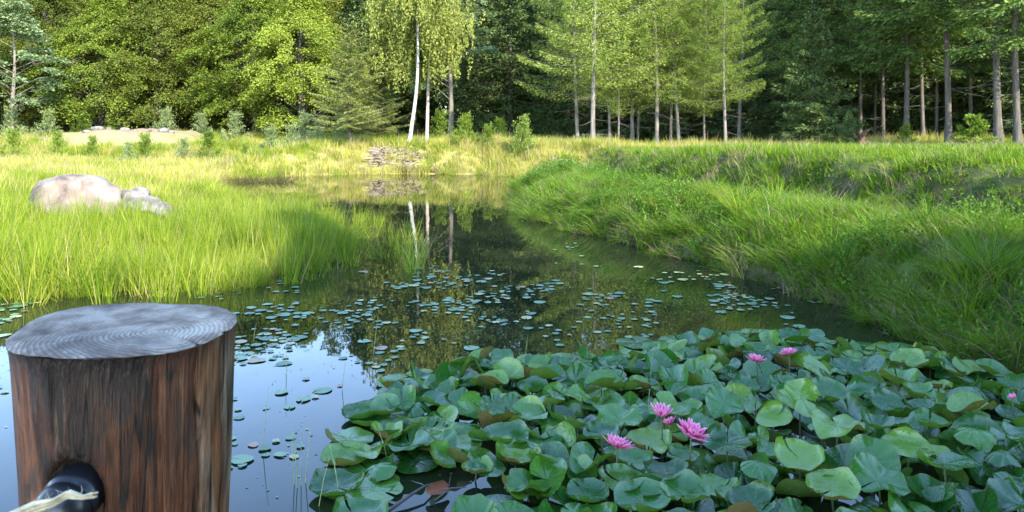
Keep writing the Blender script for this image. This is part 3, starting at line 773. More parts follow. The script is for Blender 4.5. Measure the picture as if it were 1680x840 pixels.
tf_far = [tuft('far_tuft', 26, .14, .42, .016, .16, .25, M['yellow'], 2, .25) for _ in range(4)] + [tuft('far_green', 26, .14, .42, .016, .16, .25, M['reed'], 2, .25) for _ in range(3)] + [tuft('far_straw', 18, .2, .5, .010, .16, .2, M['straw'], 2, .2)]
tf_green = tf_mead[:5]

def idxs(n, weights):
    c = list(range(len(weights))); return R_.choices(c, weights, k=n)
# right bank, near
def k_bank(x, y, z, d, mo):
    if d < -.10 or x < -1.2 or not infr(x, y, 1.0): return 0
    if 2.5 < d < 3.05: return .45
    return 1.0 if y < 12 else .7
P1, R1, S1 = field(46000, (-1, 10), (4.0, 18), lambda x, y, z, d, mo: k_bank(x, y, z, d, mo) if d < 3.0 else 0, .22, (.55, 1.15))
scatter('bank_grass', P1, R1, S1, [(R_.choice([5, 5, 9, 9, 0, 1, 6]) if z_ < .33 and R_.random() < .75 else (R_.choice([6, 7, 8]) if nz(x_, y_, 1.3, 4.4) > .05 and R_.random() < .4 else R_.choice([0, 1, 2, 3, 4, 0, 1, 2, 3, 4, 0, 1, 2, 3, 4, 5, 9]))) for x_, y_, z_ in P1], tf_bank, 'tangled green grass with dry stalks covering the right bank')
# right meadow
P2, R2, S2 = field(56000, (-1.5, 24), (6, 34), lambda x, y, z, d, mo: (1 if infr(x, y, 1.5) and d > 2.4 and x > -1.2 + 0 * y and (y < 33) else 0), .12, (.65, 1.15))
scatter('meadow_grass', P2, R2, S2, [(5 if R_.random() < (.25 if d_ < 3.1 else .04) else R_.randrange(5)) for d_ in sdist(np.array([p[0] for p in P2]), np.array([p[1] for p in P2]))], tf_mead, 'soft green meadow grass above the right bank')
# left reed bed
def k_reed(x, y, z, d, mo):
    if x > 0 or not infr(x, y, 1.0): return 0
    if d > 0: return 1.0
    if d > -.55: return .35 * (1 + d / .55) ** 1.3 + .02
    if d > -1.3 and 8 < y < 20 and x < 0: return .055
    return 0
P3, R3, S3 = field(24000, (-14, -1.0), (6.0, 21), k_reed, .07, (.65, 1.25))
S3 = [(a_, b_, c_ * (1.0 if p[1] < 9.5 else max(.55, 1 - (p[1] - 9.5) * .10)) * (.45 if abs(p[0] - WX(165, p[1])) < 1.15 and 10.8 < p[1] < 13.4 else 1)) for (a_, b_, c_), p in zip(S3, P3)]
ri_far = None
ri = [(6 if nz(p[0], p[1], 1.1, 5) > .12 else 7) if R_.random() < .25 else (8 if R_.random() < .12 + .5 * max(0, nz(p[0], p[1], .5, 7)) + (.25 if p[1] > 13 else 0) else (9 if R_.random() < .06 else R_.randrange(6))) for p in P3]
scatter('reeds', [(p[0], p[1], max(p[2], -.12)) for p in P3], R3, S3, ri, tf_reed, 'lime green reeds and sedges growing from the shallow left side')
# far yellow grass and shore
def k_far(x, y, z, d, mo):
    if not infr(x, y, 1.5) or d < .0 or mo > .12: return 0
    if x > -.5 and y < 31 and x > (y - 24) * .8 - .5 and y < 26.5: return 0
    if abs(y - 31.4 - .4 * math.sin(x * .3)) < .35 and x < -9: return .08
    return 1
P4, R4, S4 = field(30000, (-30, 4), (16, 41), lambda x, y, z, d, mo: k_far(x, y, z, d, mo) if (y > 19.5 or x < -7) else 0, .12, (.6, 1.2))
fi = []
for p in P4:
    g = nz(p[0], p[1], .45, 2.0) + (.25 if p[1] > 31 else 0) + R_.gauss(0, .25)
    fi.append(R_.choice([4, 5, 6]) if g > .18 else (7 if R_.random() < .22 else R_.choice([0, 1, 2, 3])))
scatter('shore_grass', P4, R4, S4, fi, tf_far, 'yellow green grass on the far and left shore')
# strip under the wood edge
P5, R5, S5 = field(9000, (-1, 26), (26, 34), lambda x, y, z, d, mo: 1 if infr(x, y) and y < 31.5 + .5 * math.sin(x) else 0, .12, (.5, 1.2))
scatter('edge_grass', P5, R5, S5, idxs(len(P5), [3, 3, 3, 3, 1, 1, 1, 2]), tf_far, 'pale grass in the sun along the foot of the larches')

# sedge tussocks on the right bank
tus = [tuft('tussock', 150, .35, .75, .008, .10, .55, M['reed'], 5, .45), tuft('tussock_b', 120, .3, .7, .007, .10, .6, M['bank'], 5, .5)]
for (px, py, z, s, k, lab) in [(1222, 425, .05, .85, 0, 'bright green sedge tussock at the water edge, mid right bank'),
                            (1512, 500, .30, .62, 1, 'spiky sedge tussock with arching blades on the near right bank'),
                            (1078, 395, .08, .55, 0, 'small upright sedge tussock left of the bright one'),
                            (1640, 470, .45, .9, 1, 'large soft sedge tussock at the right frame edge')]:
    x, y = W(px, py, z)
    y += .15; o = obj('sedge_tussock', tus[k], None, (x, y, max(gz(x, y), -.02)), (0, 0, R_.random() * 6), (s, s, s)); tag(o, lab, 'tussock', 'sedge tussocks on the right bank')
# dark shadow brown sedge mounds standing in for the shadows at the far shore
M['brown'] = foliage_mat('shadow brown sedge', (.05, .04, .02), (.10, .08, .03), (.16, .14, .05), .2, 1.5)
bt = tuft('brown_mound', 420, .2, .55, .016, .75, .5, M['brown'], 3, .5)
for (px, y, sx_, lab) in [(428, 23.2, 1.35, 'dark clump standing in for the bush shadow left of the small inlet'),
                          (690, 27.9, 1.25, 'dark clump standing in for the shore shadow straight in front of the two birches')]:
    x = WX(px, y); o = obj('shadow_clump', bt, None, (x, y, max(0, gz(x, y)) - .05), (0, 0, 0), (sx_, .6, .8)); tag(o, lab, 'sedge mound')

# ------------------------------------------------------------------ shrubs on the far side
def shrub_meshes(name, hgt, r, mat, n):
    return broadleaf(name, hgt, r, .05, n, 85, .06, mat, M['bark_dark'], .014, droop=-1.2, low=.55, shape=.9)
SHR = {'green': shrub_meshes('green', 1.3, .65, M['shrub'], 44), 'grey': shrub_meshes('grey', 1.2, .6, M['willow'], 40), 'cone': shrub_meshes('cone', 1.5, .55, M['larch'], 40)}
for k, (px, y, s, t_, lab) in enumerate([
    (855, 27.5, 1.0, 'cone', 'round bright young larch bush at the end of the pond'),
    (765, 29.5, .85, 'green', 'small green bush right of the pinkish birch trunk'),
    (800, 29.0, .7, 'green', 'low yellowish bush between two bushes at the pond end'),
    (345, 31.5, .85, 'green', 'bright green bush right of the sandy mound'),
    (236, 31.5, .8, 'green', 'green bush in front of the middle of the sandy mound'),
    (213, 31.0, .62, 'grey', 'darker low bush just left of the one before the mound middle'),
    (150, 32.0, .6, 'green', 'green bush before the left part of the sandy mound'),
    (95, 31.6, .75, 'green', 'yellow green bush left of the sandy mound'),
    (20, 31.0, .85, 'green', 'yellow green bush at the left frame edge below the bank'),
    (300, 32.0, .65, 'grey', 'low grey green bush below the right end of the mound'),
    (478, 30.5, .8, 'grey', 'grey green bush between bright bush and layered pine'),
    (400, 31.0, .6, 'green', 'low bush right of the bright green bush by the mound'),
    (520, 31.5, .85, 'grey', 'grey green bush close left of the layered pine'),
    (440, 32.0, .9, 'grey', 'grey green bush at the foot of the drooping green tree'),
    (25, 38.0, 1.2, 'grey', 'bluish shrub under the pine at the left frame edge'),
    (75, 38.5, 1.1, 'grey', 'bluish shrub right of the shrub under the left pine'),
    (135, 39.5, 1.0, 'green', 'green shrub at the wood edge behind the mound left end'),
    (185, 40.0, .8, 'green', 'green shrub at the wood edge behind the mound middle'),
    (268, 39.5, 1.1, 'grey', 'bluish shrub behind the right part of the mound'),
    (330, 38.5, .9, 'grey', 'low bluish shrub right behind the mound right end'),
    (385, 37.5, 1.1, 'grey', 'bluish shrub in front of the dark hollow in the wood'),
    (505, 34.5, 1.1, 'grey', 'bluish shrub before the dark hollow left of the layered pine'),
    (560, 33.0, .9, 'grey', 'bluish shrub directly behind the layered pine trunk'),
    (725, 33.0, 1.0, 'green', 'green bush behind the two birches, on the right'),
    (820, 33.0, .8, 'green', 'low bush under the dark spruces right of the birches'),
    (1290, 27.5, .45, 'grey', 'low bluish bush in the grass left of the young dark spruce'),
    (1487, 25.5, .55, 'green', 'tall bright tuft of leaves at the foot of a grey trunk')]):
    x = WX(px, y); tm, cm = SHR[t_]
    e = empty('bush', (x, y, gz(x, y) - .04), R_.random() * 6, s); tag(e, lab, 'bush', 'low bushes around the clearing')
    obj('branches', tm, e); obj('foliage', cm, e); e.scale = (s * .95, s * .95, s * 1.15)

# ------------------------------------------------------------------ stones
def rock(name, size, mat, seed, sub=4, amp=.18, flat=.0, crack=0):
    import bmesh
    bm = bmesh.new(); bmesh.ops.create_icosphere(bm, subdivisions=sub, radius=1.0)
    rr = random.Random(seed)
    planes = [(Vector((rr.gauss(0, 1), rr.gauss(0, 1), rr.gauss(0, 1) * .8)).normalized(), rr.uniform(.72, .95)) for _ in range(7)]
    for v in bm.verts:
        p = v.co.copy()
        for nrm, dd in planes:
            e = p.dot(nrm) - dd
            if e > 0: p -= nrm * e * .8
        n_ = mnoise.fractal(p * 1.3 + Vector((seed, 0, 0)), 1.0, 2.0, 4) * amp
        p *= 1 + n_
        v.co = Vector((p.x * size[0], p.y * size[1], p.z * size[2]))
    me = bpy.data.meshes.new(name); bm.to_mesh(me); bm.free()
    for p in me.polygons: p.use_smooth = True
    me.materials.append(mat); return me
by = 13.0
bx = WX(128, by)
o = obj('boulder', rock('boulder', (.78, .55, .50), M['granite_pink'], 3, 5, .10), None, (bx, by, gz(bx, by) + .34), (0, .08, .2)); tag(o, 'large rounded pinkish granite boulder in the reeds', 'boulder')
for (px, y, s, dz, sd_, rot, lab) in [(222, 13.6, (.36, .28, .24), .30, 7, .3, 'grey rock just right of the large pink boulder'),
                                 (240, 12.9, (.34, .24, .20), .24, 12, 1.0, 'pale cracked grey rock, middle of three beside the boulder'),
                                 (270, 12.7, (.24, .17, .16), .20, 19, 2.0, 'smallest grey rock at the right end beside the boulder')]:
    x = WX(px, y); o = obj('rock', rock('rock', s, M['granite_grey'], sd_, 4, .25), None, (x, y, gz(x, y) + dz), (rot * .2, .1, rot)); tag(o, lab, 'rock', 'grey rocks beside the pink boulder')
for k, (px, y, s, lab) in enumerate([(143, 35.6, .26, 'pale stone at the left end of the mound crest'), (160, 36.2, .34, 'larger pale stone, second from the left on the mound crest'),
        (178, 36.4, .2, 'small pale stone, third on the mound crest'), (205, 36.6, .3, 'rounded pale stone at the middle of the mound crest'), (222, 36.4, .18, 'little stone right of the mound middle'),
        (245, 36.2, .2, 'little stone between mound middle and right end'), (268, 36.0, .32, 'larger pale stone on the right of the mound crest'), (282, 35.7, .18, 'last small stone right on the mound crest'),
        (38, 35.5, .42, 'pinkish stone on the bank far left of the mound'), (72, 35.8, .2, 'small stone between the far left stone and the mound'), (366, 35.5, .3, 'pale stone in the grass right of the mound')]):
    x = WX(px, y); o = obj('stone', rock('stone', (s * .85, s * .7, s * .5), M['granite_pink'] if k % 3 == 2 else M['granite_grey'], 30 + k, 3, .2), None, (x, y, gz(x, y) + s * .12), (0, 0, k)); tag(o, lab, 'stone', 'stones on the sandy mound')

# brush pile under the birch
a = Acc(); x0, y0 = WX(640, 29.0), 29.0; z0 = gz(x0, y0)
for k in range(420):
    px_, py_ = RNG.normal() * .85, RNG.normal() * .40; hh_ = max(0, .26 * math.exp(-(px_ / 1.2) ** 2 - (py_ / .5) ** 2)) * RNG.random() ** .5
    an = RNG.normal() * .5 + (0 if RNG.random() < .7 else 1.5); ln = .12 + RNG.random() * .3
    d_ = np.array([math.cos(an), math.sin(an), RNG.normal() * .25]) * ln; c_ = np.array([px_, py_, hh_ - .05 + .42 * py_ + .02 * 1])
    a.tube([c_ - d_, c_ + d_ * .1 + np.array([0, 0, .02]), c_ + d_], [.020, .017, .008], 5)
M['brush'] = plain('bleached brushwood', (.24, .19, .155), .9, .1, 4, .5)
tag(obj('brush_pile', a.mesh('brush_pile', [M['brush']]), None, (x0, y0, z0)), 'low pile of bleached brushwood at the foot of the white birch', 'brush pile')

# stump and low fence
a = Acc(); a.tube([(0, 0, -.1), (0, 0, .1), (.03, 0, .32), (.0, 0, .55)], [.24, .17, .13, .11], 12)
for k in range(9):
    an = k * .7; o_ = np.array([math.cos(an), math.sin(an), 0]); a.tube([o_ * .1 + np.array([0, 0, .15 + .04 * k]), o_ * .26 + np.array([0, 0, .25 + .05 * k]), o_ * .36 + np.array([0, 0, .2 + .06 * k])], [.05, .035, .012], 6)
x, y = WX(1411, 25.5), 25.5
tag(obj('tree_stump', a.mesh('tree_stump', [plain('stump wood', (.16, .09, .06), .9, .1, 10, .4)], True), None, (x, y, gz(x, y))), 'ragged brown upturned stump at the wood edge', 'stump')
y = 33.2; e = empty('wooden_fence', (WX(978, y), y, gz(WX(978, y), y))); tag(e, 'low weathered rail fence behind the brightest larch trunk', 'fence')
for dx in (-.55, 0.05, .6):
    a = Acc(); a.tube([(dx, 0, -.1), (dx, 0, .62)], [.04, .035], 8); obj('fence_post', a.mesh('fence_post', [M['rail']]), e)
a = Acc(); a.tube([(-.65, -.045, .56), (0, -.045, .58), (.72, -.045, .55)], [.03, .032, .03], 8); obj('rail', a.mesh('rail', [M['rail']]), e)

# ------------------------------------------------------------------ lily leaves
def lily_mesh(name, mode, seed, mat):
    """round leaf of radius 1 with a notch; modes: flat, rim (upturned edge), cup, fold, droop"""
    rr = random.Random(seed); na, nr = 44, 8
    ph = [rr.uniform(0, 6.28) for _ in range(6)]
    notch = rr.uniform(.10, .28); el = rr.uniform(.86, 1.0)
    V, UV = [], []
    for i_ in range(na + 1):
        th = notch * .5 + (2 * math.pi - notch) * i_ / na
        edge = 1 + .025 * math.sin(3 * th + ph[0]) + .018 * math.sin(7 * th + ph[1]) + .012 * math.sin(13 * th + ph[2])
        k = min(i_, na - i_) / na
        edge *= 1 - .10 * math.exp(-(k / .03) ** 2)
        for j_ in range(nr + 1):
            r = (j_ / nr) ** .85
            x = r * edge * math.cos(th); y = r * edge * math.sin(th) * el
            z = .012 * math.sin(5 * th + ph[3]) * r
            wv_ = math.sin(2 * th + ph[4]) * .5 + math.sin(3 * th + ph[5]) * .35 + math.sin(6 * th + ph[0]) * .18
            if mode == 'flat': z += .01 * wv_ * r ** 3
            elif mode == 'rim': z += (.22 + .16 * wv_) * r ** 5 - .01 * r; x *= 1 - .05 * r ** 6; y *= 1 - .05 * r ** 6
            elif mode == 'curl':
                s = max(0, math.cos(th - ph[1])) ** 2; z += .42 * s * r ** 5 + .06 * wv_ * r ** 3; x -= .2 * s * r ** 6 * math.cos(th); y -= .2 * s * r ** 6 * math.sin(th)
            elif mode == 'cup': z += (.40 + .20 * wv_) * r ** 2; x *= .9; y *= .9
            elif mode == 'fold':
                u = math.cos(th - ph[2]) * r; z += .55 * abs(u) ** 1.25 + .08 * wv_ * r ** 2
                cx, sx_ = math.cos(ph[2]), math.sin(ph[2]); al = x * cx + y * sx_; x -= cx * al * .28 * abs(u); y -= sx_ * al * .28 * abs(u)
            elif mode == 'droop': z += -(.36 + .28 * wv_) * r ** 2.2; x *= .95; y *= .95
            elif mode == 'wave': z += .32 * wv_ * r ** 2 + .10 * r ** 4
            z = z * 1.3 - .03 * math.exp(-(r / .16) ** 2)
            V.append((x, y, z)); UV.append((th / 6.283, r))
    Q = []
    for i_ in range(na):
        for j_ in range(nr): 
            b = i_ * (nr + 1) + j_; Q.append((b, b + 1, b + nr + 2, b + nr + 1))
    Q = [(q[0], q[1], q[2], q[3]) for q in Q]
    me = np_mesh(name, V, Q, mats=[mat], smooth=True)
    uv = me.uv_layers.new(name='polar')
    li = np.empty(len(me.loops), np.int32); me.loops.foreach_get('vertex_index', li)
    uv.data.foreach_set('uv', np.array(UV, np.float32)[li].ravel())
    return me
LM = {md: [lily_mesh('lily_' + md, md, 10 * q + hash_, M['lily']) for q in range(4)] for hash_, md in enumerate(['flat', 'rim', 'curl', 'cup', 'fold', 'droop', 'wave'])}
a = Acc(); a.tube([(0, 0, 0), (.03, .02, -.35), (.02, .08, -.7), (.06, .10, -1.0)], [.028, .028, .03, .03], 6)
STEM = a.mesh('lily_stem', [M['stem']], True)

FLOW = [(1085, 677, .24, .075, (.10, -.05), 'upright pink water lily flower, furthest back of the middle three'),
        (1134, 708, .24, .088, (.15, .35), 'widest open pink water lily flower, rightmost of the middle three'),
        (1013, 727, .22, .080, (.35, .25), 'pink water lily flower half hidden behind a dark leaf, leftmost'),
        (1241, 588, .22, .072, (.1, .3), 'low pink water lily flower at the back, left of a pair'),
        (1295, 576, .24, .066, (.2, .2), 'small pink water lily flower furthest back, right of a pair'),
        (1100, 690, .18, .045, (.1, .6), 'small dark pink half open flower tucked behind the upright one'),
        (1661, 648, .20, .030, (.1, .3), 'small shaded pink lily bud near the right frame edge')]
FW = []
for f in FLOW:
    x, y = W(f[0], f[1], f[2]); FW.append((x, y, f[2]))

POLY = [W(*p) for p in [(548, 812), (575, 700, ), (612, 640), (700, 612), (780, 596), (900, 590), (1010, 596), (1070, 572), (1170, 556), (1290, 556), (1420, 566), (1540, 584), (1640, 606), (1760, 640)]]
POLY += [(4.6, 4.0), (3.4, 2.3), (-.30, 2.3), (-.30, 2.75), (-.62, 3.0)]
def inpoly(x, y, P=POLY):
    c = False
    for i_ in range(len(P)):
        x0, y0 = P[i_]; x1, y1 = P[(i_ + 1) % len(P)]
        if (y0 > y) != (y1 > y) and x < (x1 - x0) * (y - y0) / (y1 - y0) + x0: c = not c
    return c
def pdist(x, y, P=POLY):
    b = 1e9
    for i_ in range(len(P)):
        x0, y0 = P[i_]; x1, y1 = P[(i_ + 1) % len(P)]
        dx, dy = x1 - x0, y1 - y0; tt = max(0, min(1, ((x - x0) * dx + (y - y0) * dy) / (dx * dx + dy * dy)))
        b = min(b, math.hypot(x - x0 - tt * dx, y - y0 - tt * dy))
    return b
rl = random.Random(21)
spots = []
tries = 0
while tries < 60000 and len(spots) < 300:
    tries += 1
    y = rl.uniform(2.3, 6.9); x = rl.uniform(-1.2, 4.4)
    if not inpoly(x, y): continue
    if abs(x) > y * .6926 + .05: continue
    if sdist(np.array([x]), np.array([y]))[0] > -.25: continue
    ed = pdist(x, y)
    mn = .138 + .010 * y
    if any((x - a_[0]) ** 2 + (y - a_[1]) ** 2 < mn * mn for a_ in spots): continue
    spots.append((x, y, ed))
spots = [(x, y, ed) for (x, y, ed) in spots if math.hypot(x - W(705, 830)[0], y - W(705, 830)[1]) > .22]
extra = [(590, 797, .175, 'flat'), (594, 686, .12, 'rim'), (668, 628, .14, 'flat'), (742, 634, .14, 'flat'), (664, 655, .13, 'flat'), (1045, 566, .16, 'flat'), (1112, 562, .15, 'flat'),
         (1245, 549, .14, 'flat'), (1165, 561, .14, 'flat'), (860, 603, .14, 'flat'), (800, 612, .15, 'flat'), (1205, 563, .13, 'rim')]
def place(px_or_x, y, r, mode, z, tilt, az, yellow=False):
    e = empty('lily_pad', (px_or_x, y, z)); e.rotation_euler = (0, 0, 0)
    q = rl.randrange(4)
    me = LM[mode][q]
    if yellow: me = me.copy(); me.materials[0] = M['lily_yellow']
    # tilt around a horizontal axis
    rotm = Matrix.Rotation(tilt, 4, Vector((math.cos(az), math.sin(az), 0))) @ Matrix.Rotation(rl.random() * 6.28, 4, 'Z')
    b = obj('leaf_blade', me, e, (0, 0, 0), rotm.to_euler(), (r, r, r))
    if z > .05:
        s = obj('leaf_stem', STEM, e, (0, 0, -.005), (0, 0, rl.random() * 6.28), (.16, .16, z + .05))
    return e
LEAVES = []
for (x, y, ed) in spots:
    px = 840 + F * x / y
    inner = ss(np.array(ed), .25, 1.0) * (.45 + .55 * ss(np.array(x / y), -.15, .25))
    z = float(.012 + inner * (.09 + .10 * rl.random()) * (0.75 + .5 * rl.random()))
    nearfl = min(((x - f[0]) ** 2 + (y - f[1]) ** 2) ** .5 for f in FW)
    infront = any(abs(x - f[0] * (y / f[1])) < .13 and 0 < f[1] - y < .32 for f in FW)
    if nearfl < .13 or infront: z = min(z, .10)
    r = rl.uniform(.080, .124) * (1 if z > .05 else 1.12)
    if z < .045: mode = rl.choice(['flat', 'rim', 'flat', 'rim', 'curl']); tilt = rl.gauss(0, .05)
    elif x / y < .16 and z < .17: mode = rl.choice(['rim', 'curl', 'rim', 'wave', 'curl', 'rim', 'fold']); tilt = rl.gauss(0, .15)
    else: mode = rl.choice(['wave', 'droop', 'cup', 'fold', 'rim', 'curl', 'wave', 'droop', 'rim', 'rim']); tilt = rl.gauss(.14, .30)
    if infront: mode = 'rim'; tilt *= .3
    if z < .045: z = .016 + abs(tilt) * r * .6
    az = rl.gauss(0, .9) if rl.random() < .7 else rl.random() * 6.28
    e = place(x, y, r, mode, z, tilt, az, yellow=False)
    LEAVES.append([e, x, y, z, r, mode, tilt])
for (px, py, r, mode) in extra:
    x, y = W(px, py)
    e = place(x, y, r, mode, .014 + rl.random() * .006, 0, 0); LEAVES.append([e, x, y, .015, r, mode, 0])
x, y = W(1527, 588, .03)
e = place(x, y, .13, 'wave', .05, .15, 1.57, True); LEAVES.append([e, x, y, .05, .13, 'yellow', .2])

under = []
tries = 0
while len(under) < 330 and tries < 40000:
    tries += 1
    y = rl.uniform(2.4, 6.6); x = rl.uniform(-1.0, 4.0)
    if not inpoly(x, y) or abs(x) > y * .6926 + .05 or pdist(x, y) < .12 or sdist(np.array([x]), np.array([y]))[0] > -.3: continue
    if math.hypot(x - W(705, 830)[0], y - W(705, 830)[1]) < .30: continue
    if any((x - a_[0]) ** 2 + (y - a_[1]) ** 2 < .11 ** 2 for a_ in spots) and rl.random() < .6: continue
    if any((x - a_[0]) ** 2 + (y - a_[1]) ** 2 < .11 ** 2 for a_ in under): continue
    if any(abs(x - f[0] * (y / f[1])) < .10 and -.05 < f[1] - y < .32 for f in FW): continue
    under.append((x, y, rl.uniform(.02, .09)))
allm = [LM[m_][q] for m_ in ('wave', 'curl', 'droop', 'fold', 'cup') for q in range(4)]
scatter('lily_leaves', under, [(rl.gauss(0, .3), rl.gauss(.0, .3), rl.random() * 6.28) for _ in under], [(r_, r_, r_) for r_ in [rl.uniform(.085, .12) for _ in under]],
        [rl.randrange(20) for _ in under], allm, 'lower layer of lily leaves under the raised ones', 'lily leaves')

# labels for the leaves: look, then nearest landmark
LMK = [('the upright middle flower', FW[0]), ('the widest open flower', FW[1]), ('the half hidden flower', FW[2]), ('the left back flower', FW[3]), ('the rearmost flower', FW[4]),
       ('the bud at the right edge', FW[6]), ('the yellow decaying leaf', (x, y, 0)), ('the open patch with the brown leaf', (*W(700, 822), 0)), ('the biggest flat pad at left', (*W(590, 797), 0)),
       ('the bottom right corner', (*W(1640, 825, .2), 0)), ('the bottom edge centre', (*W(1180, 830, .2), 0)), ('the far right tip of the patch', (*W(1640, 610), 0)), ('the left front margin', (*W(620, 700), 0)), ('the back left margin', (*W(820, 610), 0)), ('the back margin by the two big pads', (*W(1050, 572), 0))]
POSE = {'flat': 'flat floating', 'rim': 'upturned rim', 'curl': 'one-side curled', 'cup': 'bowl shaped', 'fold': 'folded', 'droop': 'drooping edged', 'wave': 'wavy', 'yellow': 'yellow and brown decaying'}
seen = {}
for L_ in LEAVES:
    e, x, y, z, r, mode, tilt = L_
    nm, p = min(LMK, key=lambda q: (x - q[1][0]) ** 2 + (y - q[1][1]) ** 2)
    dx, dy = x - p[0], y - p[1]; dd = math.hypot(dx, dy)
    side = ('right of' if dx > 0 else 'left of') if abs(dx) > abs(dy) else ('behind' if dy > 0 else 'in front of')
    how = 'touching and ' if dd < .16 else ('close ' if dd < .40 else ('some way ' if dd < .8 else 'far '))
    size = 'broad ' if r > .125 else ('small ' if r < .107 else '')
    tl = 'steeply tilted ' if abs(tilt) > .4 else ('low ' if z < .05 and mode != 'flat' else ('raised ' if z > .2 else ''))
    base_ = '%s%s%s lily leaf %s%s %s' % (size, tl, POSE[mode], how, side, nm)
    seen.setdefault(base_, []).append((x, e))
ORD = ['leftmost', 'second from left', 'third from left', 'fourth from left', 'fifth from left', 'sixth from left', 'seventh from left']
for b_, lst in seen.items():
    lst.sort(key=lambda q: q[0])
    for k, (_, e) in enumerate(lst):
        lab = b_ if len(lst) == 1 else (b_ + (', the left one' if k == 0 else ', the right one') if len(lst) == 2 else b_ + ', ' + ORD[min(k, 6)])
        tag(e, ' '.join(lab.split()[:16]), 'lily leaf', 'leaves of the water lily patch')

# flowers
def petal_ring(acc, uvs, n, ln, wd, elev, curl, ph, jit=.08):
    for k in range(n):
        an = ph + k * 2 * math.pi / n + RNG.normal() * jit; el = elev + RNG.normal() * .07; l_ = ln * (1 + RNG.normal() * .05)
        nr, nc = 6, 4; V = []; U_ = []
        for i_ in range(nr + 1):
            u = i_ / nr; wv_ = wd * (math.sin(math.pi * min(1, u * .86 + .14)) ** .8) * (1 if u < 1 else .05)
            ee = el + curl * (u - .4)
            rr_ = .06 * ln + l_ * u * math.cos(ee); zz_ = l_ * u * math.sin(ee)
            for j_ in range(nc + 1):
                c_ = (j_ / nc - .5) * 2; s_ = c_ * wv_ * .5; cupz = .22 * wv_ * c_ * c_
                rx = rr_ - cupz * math.sin(ee); z_ = zz_ + cupz * math.cos(ee)
                V.append((rx * math.cos(an) - s_ * math.sin(an), rx * math.sin(an) + s_ * math.cos(an), z_)); U_.append((abs(c_), u))
        Q = [(i_ * (nc + 1) + j_, i_ * (nc + 1) + j_ + 1, (i_ + 1) * (nc + 1) + j_ + 1, (i_ + 1) * (nc + 1) + j_) for i_ in range(nr) for j_ in range(nc)]
        acc.add(V, Q); uvs += U_
def petal_mesh(name, rings):
    a = Acc(); uvs = []
    for r in rings: petal_ring(a, uvs, *r)
    me = a.mesh(name, [M['petal']], True)
    uv = me.uv_layers.new(name='petal'); li = np.empty(len(me.loops), np.int32); me.loops.foreach_get('vertex_index', li)
    uv.data.foreach_set('uv', np.array(uvs, np.float32)[li].ravel()); return me
OUT = petal_mesh('outer_petals', [(8, 1.0, .34, .16, .35, 0), (8, .95, .32, .42, .35, .4)])
INN = petal_mesh('inner_petals', [(8, .82, .27, .72, .3, .2), (8, .66, .22, .98, .2, .6), (6, .5, .18, 1.2, .1, .1)])
OUTU = petal_mesh('outer_petals_upright', [(8, 1.0, .32, .50, .45, 0), (8, .95, .30, .78, .3, .4)])
a = Acc()
for k in range(26):
    an = k * 2.4; r_ = .03 + .09 * (k / 26) ** .5; a.tube([(r_ * math.cos(an), r_ * math.sin(an), .03), (r_ * 1.3 * math.cos(an), r_ * 1.3 * math.sin(an), .30)], [.016, .008], 4)
STA = a.mesh('stamens', [M['stamen']])
for k, (f, p) in enumerate(zip(FLOW, FW)):
    e = empty('water_lily_flower', (p[0], p[1], p[2] - .02), k * .7); tag(e, f[5], 'flower', 'pink water lily flowers')
    rot = (f[4][1], f[4][0], 0); s = f[3]
    c = obj('outer_petals', OUTU if k in (0, 5, 6) else OUT, e, (0, 0, 0), rot, (s, s, s))
    c = obj('inner_petals', INN, e, (0, 0, 0), rot, (s, s, s))
    if k < 5: obj('stamens', STA, e, (0, 0, 0), rot, (s, s, s))
    obj('flower_stem', STEM, e, (0, 0, 0), (0, 0, k), (.16, .16, p[2]))

# ------------------------------------------------------------------ small floating pads
def small_pad(seed):
    rr = random.Random(seed); n_ = 14; V = [(0, 0, 0)]
    nt_ = rr.uniform(.2, .5); el = rr.uniform(.75, 1)
    for k in range(n_ + 1):
        th = nt_ / 2 + (6.283 - nt_) * k / n_; r = 1 + .05 * math.sin(3 * th + seed)
        V.append((r * math.cos(th), r * math.sin(th) * el, .03 * math.sin(2 * th + seed)))
    T = [(0, k, k + 1) for k in range(1, n_ + 1)]
    return np_mesh('small_pad', V, None, T, mats=[M['pad']])
SP = [small_pad(k) for k in range(5)]
rp = random.Random(77)
def dens(px, py):
    d = 0
    def g(cx, cy, wx_, wy_, a_): return a_ * math.exp(-((px - cx) / wx_) ** 2 - ((py - cy) / wy_) ** 2)
    d += g(480, 575, 110, 45, 1.1) + g(950, 500, 170, 32, 1.0) + g(800, 530, 120, 28, .7) + g(1130, 480, 120, 22, .6) + g(1240, 480, 140, 25, .5) + g(1430, 530, 110, 25, .55)
    d += g(900, 405, 50, 8, .3) + g(600, 500, 160, 30, .4) + g(450, 720, 80, 70, .35) + g(20, 560, 60, 70, .9) + g(1010, 585, 90, 20, .6) + g(500, 520, 120, 25, .35) + g(740, 470, 90, 30, .4)
    return d
pads = []
tries = 0
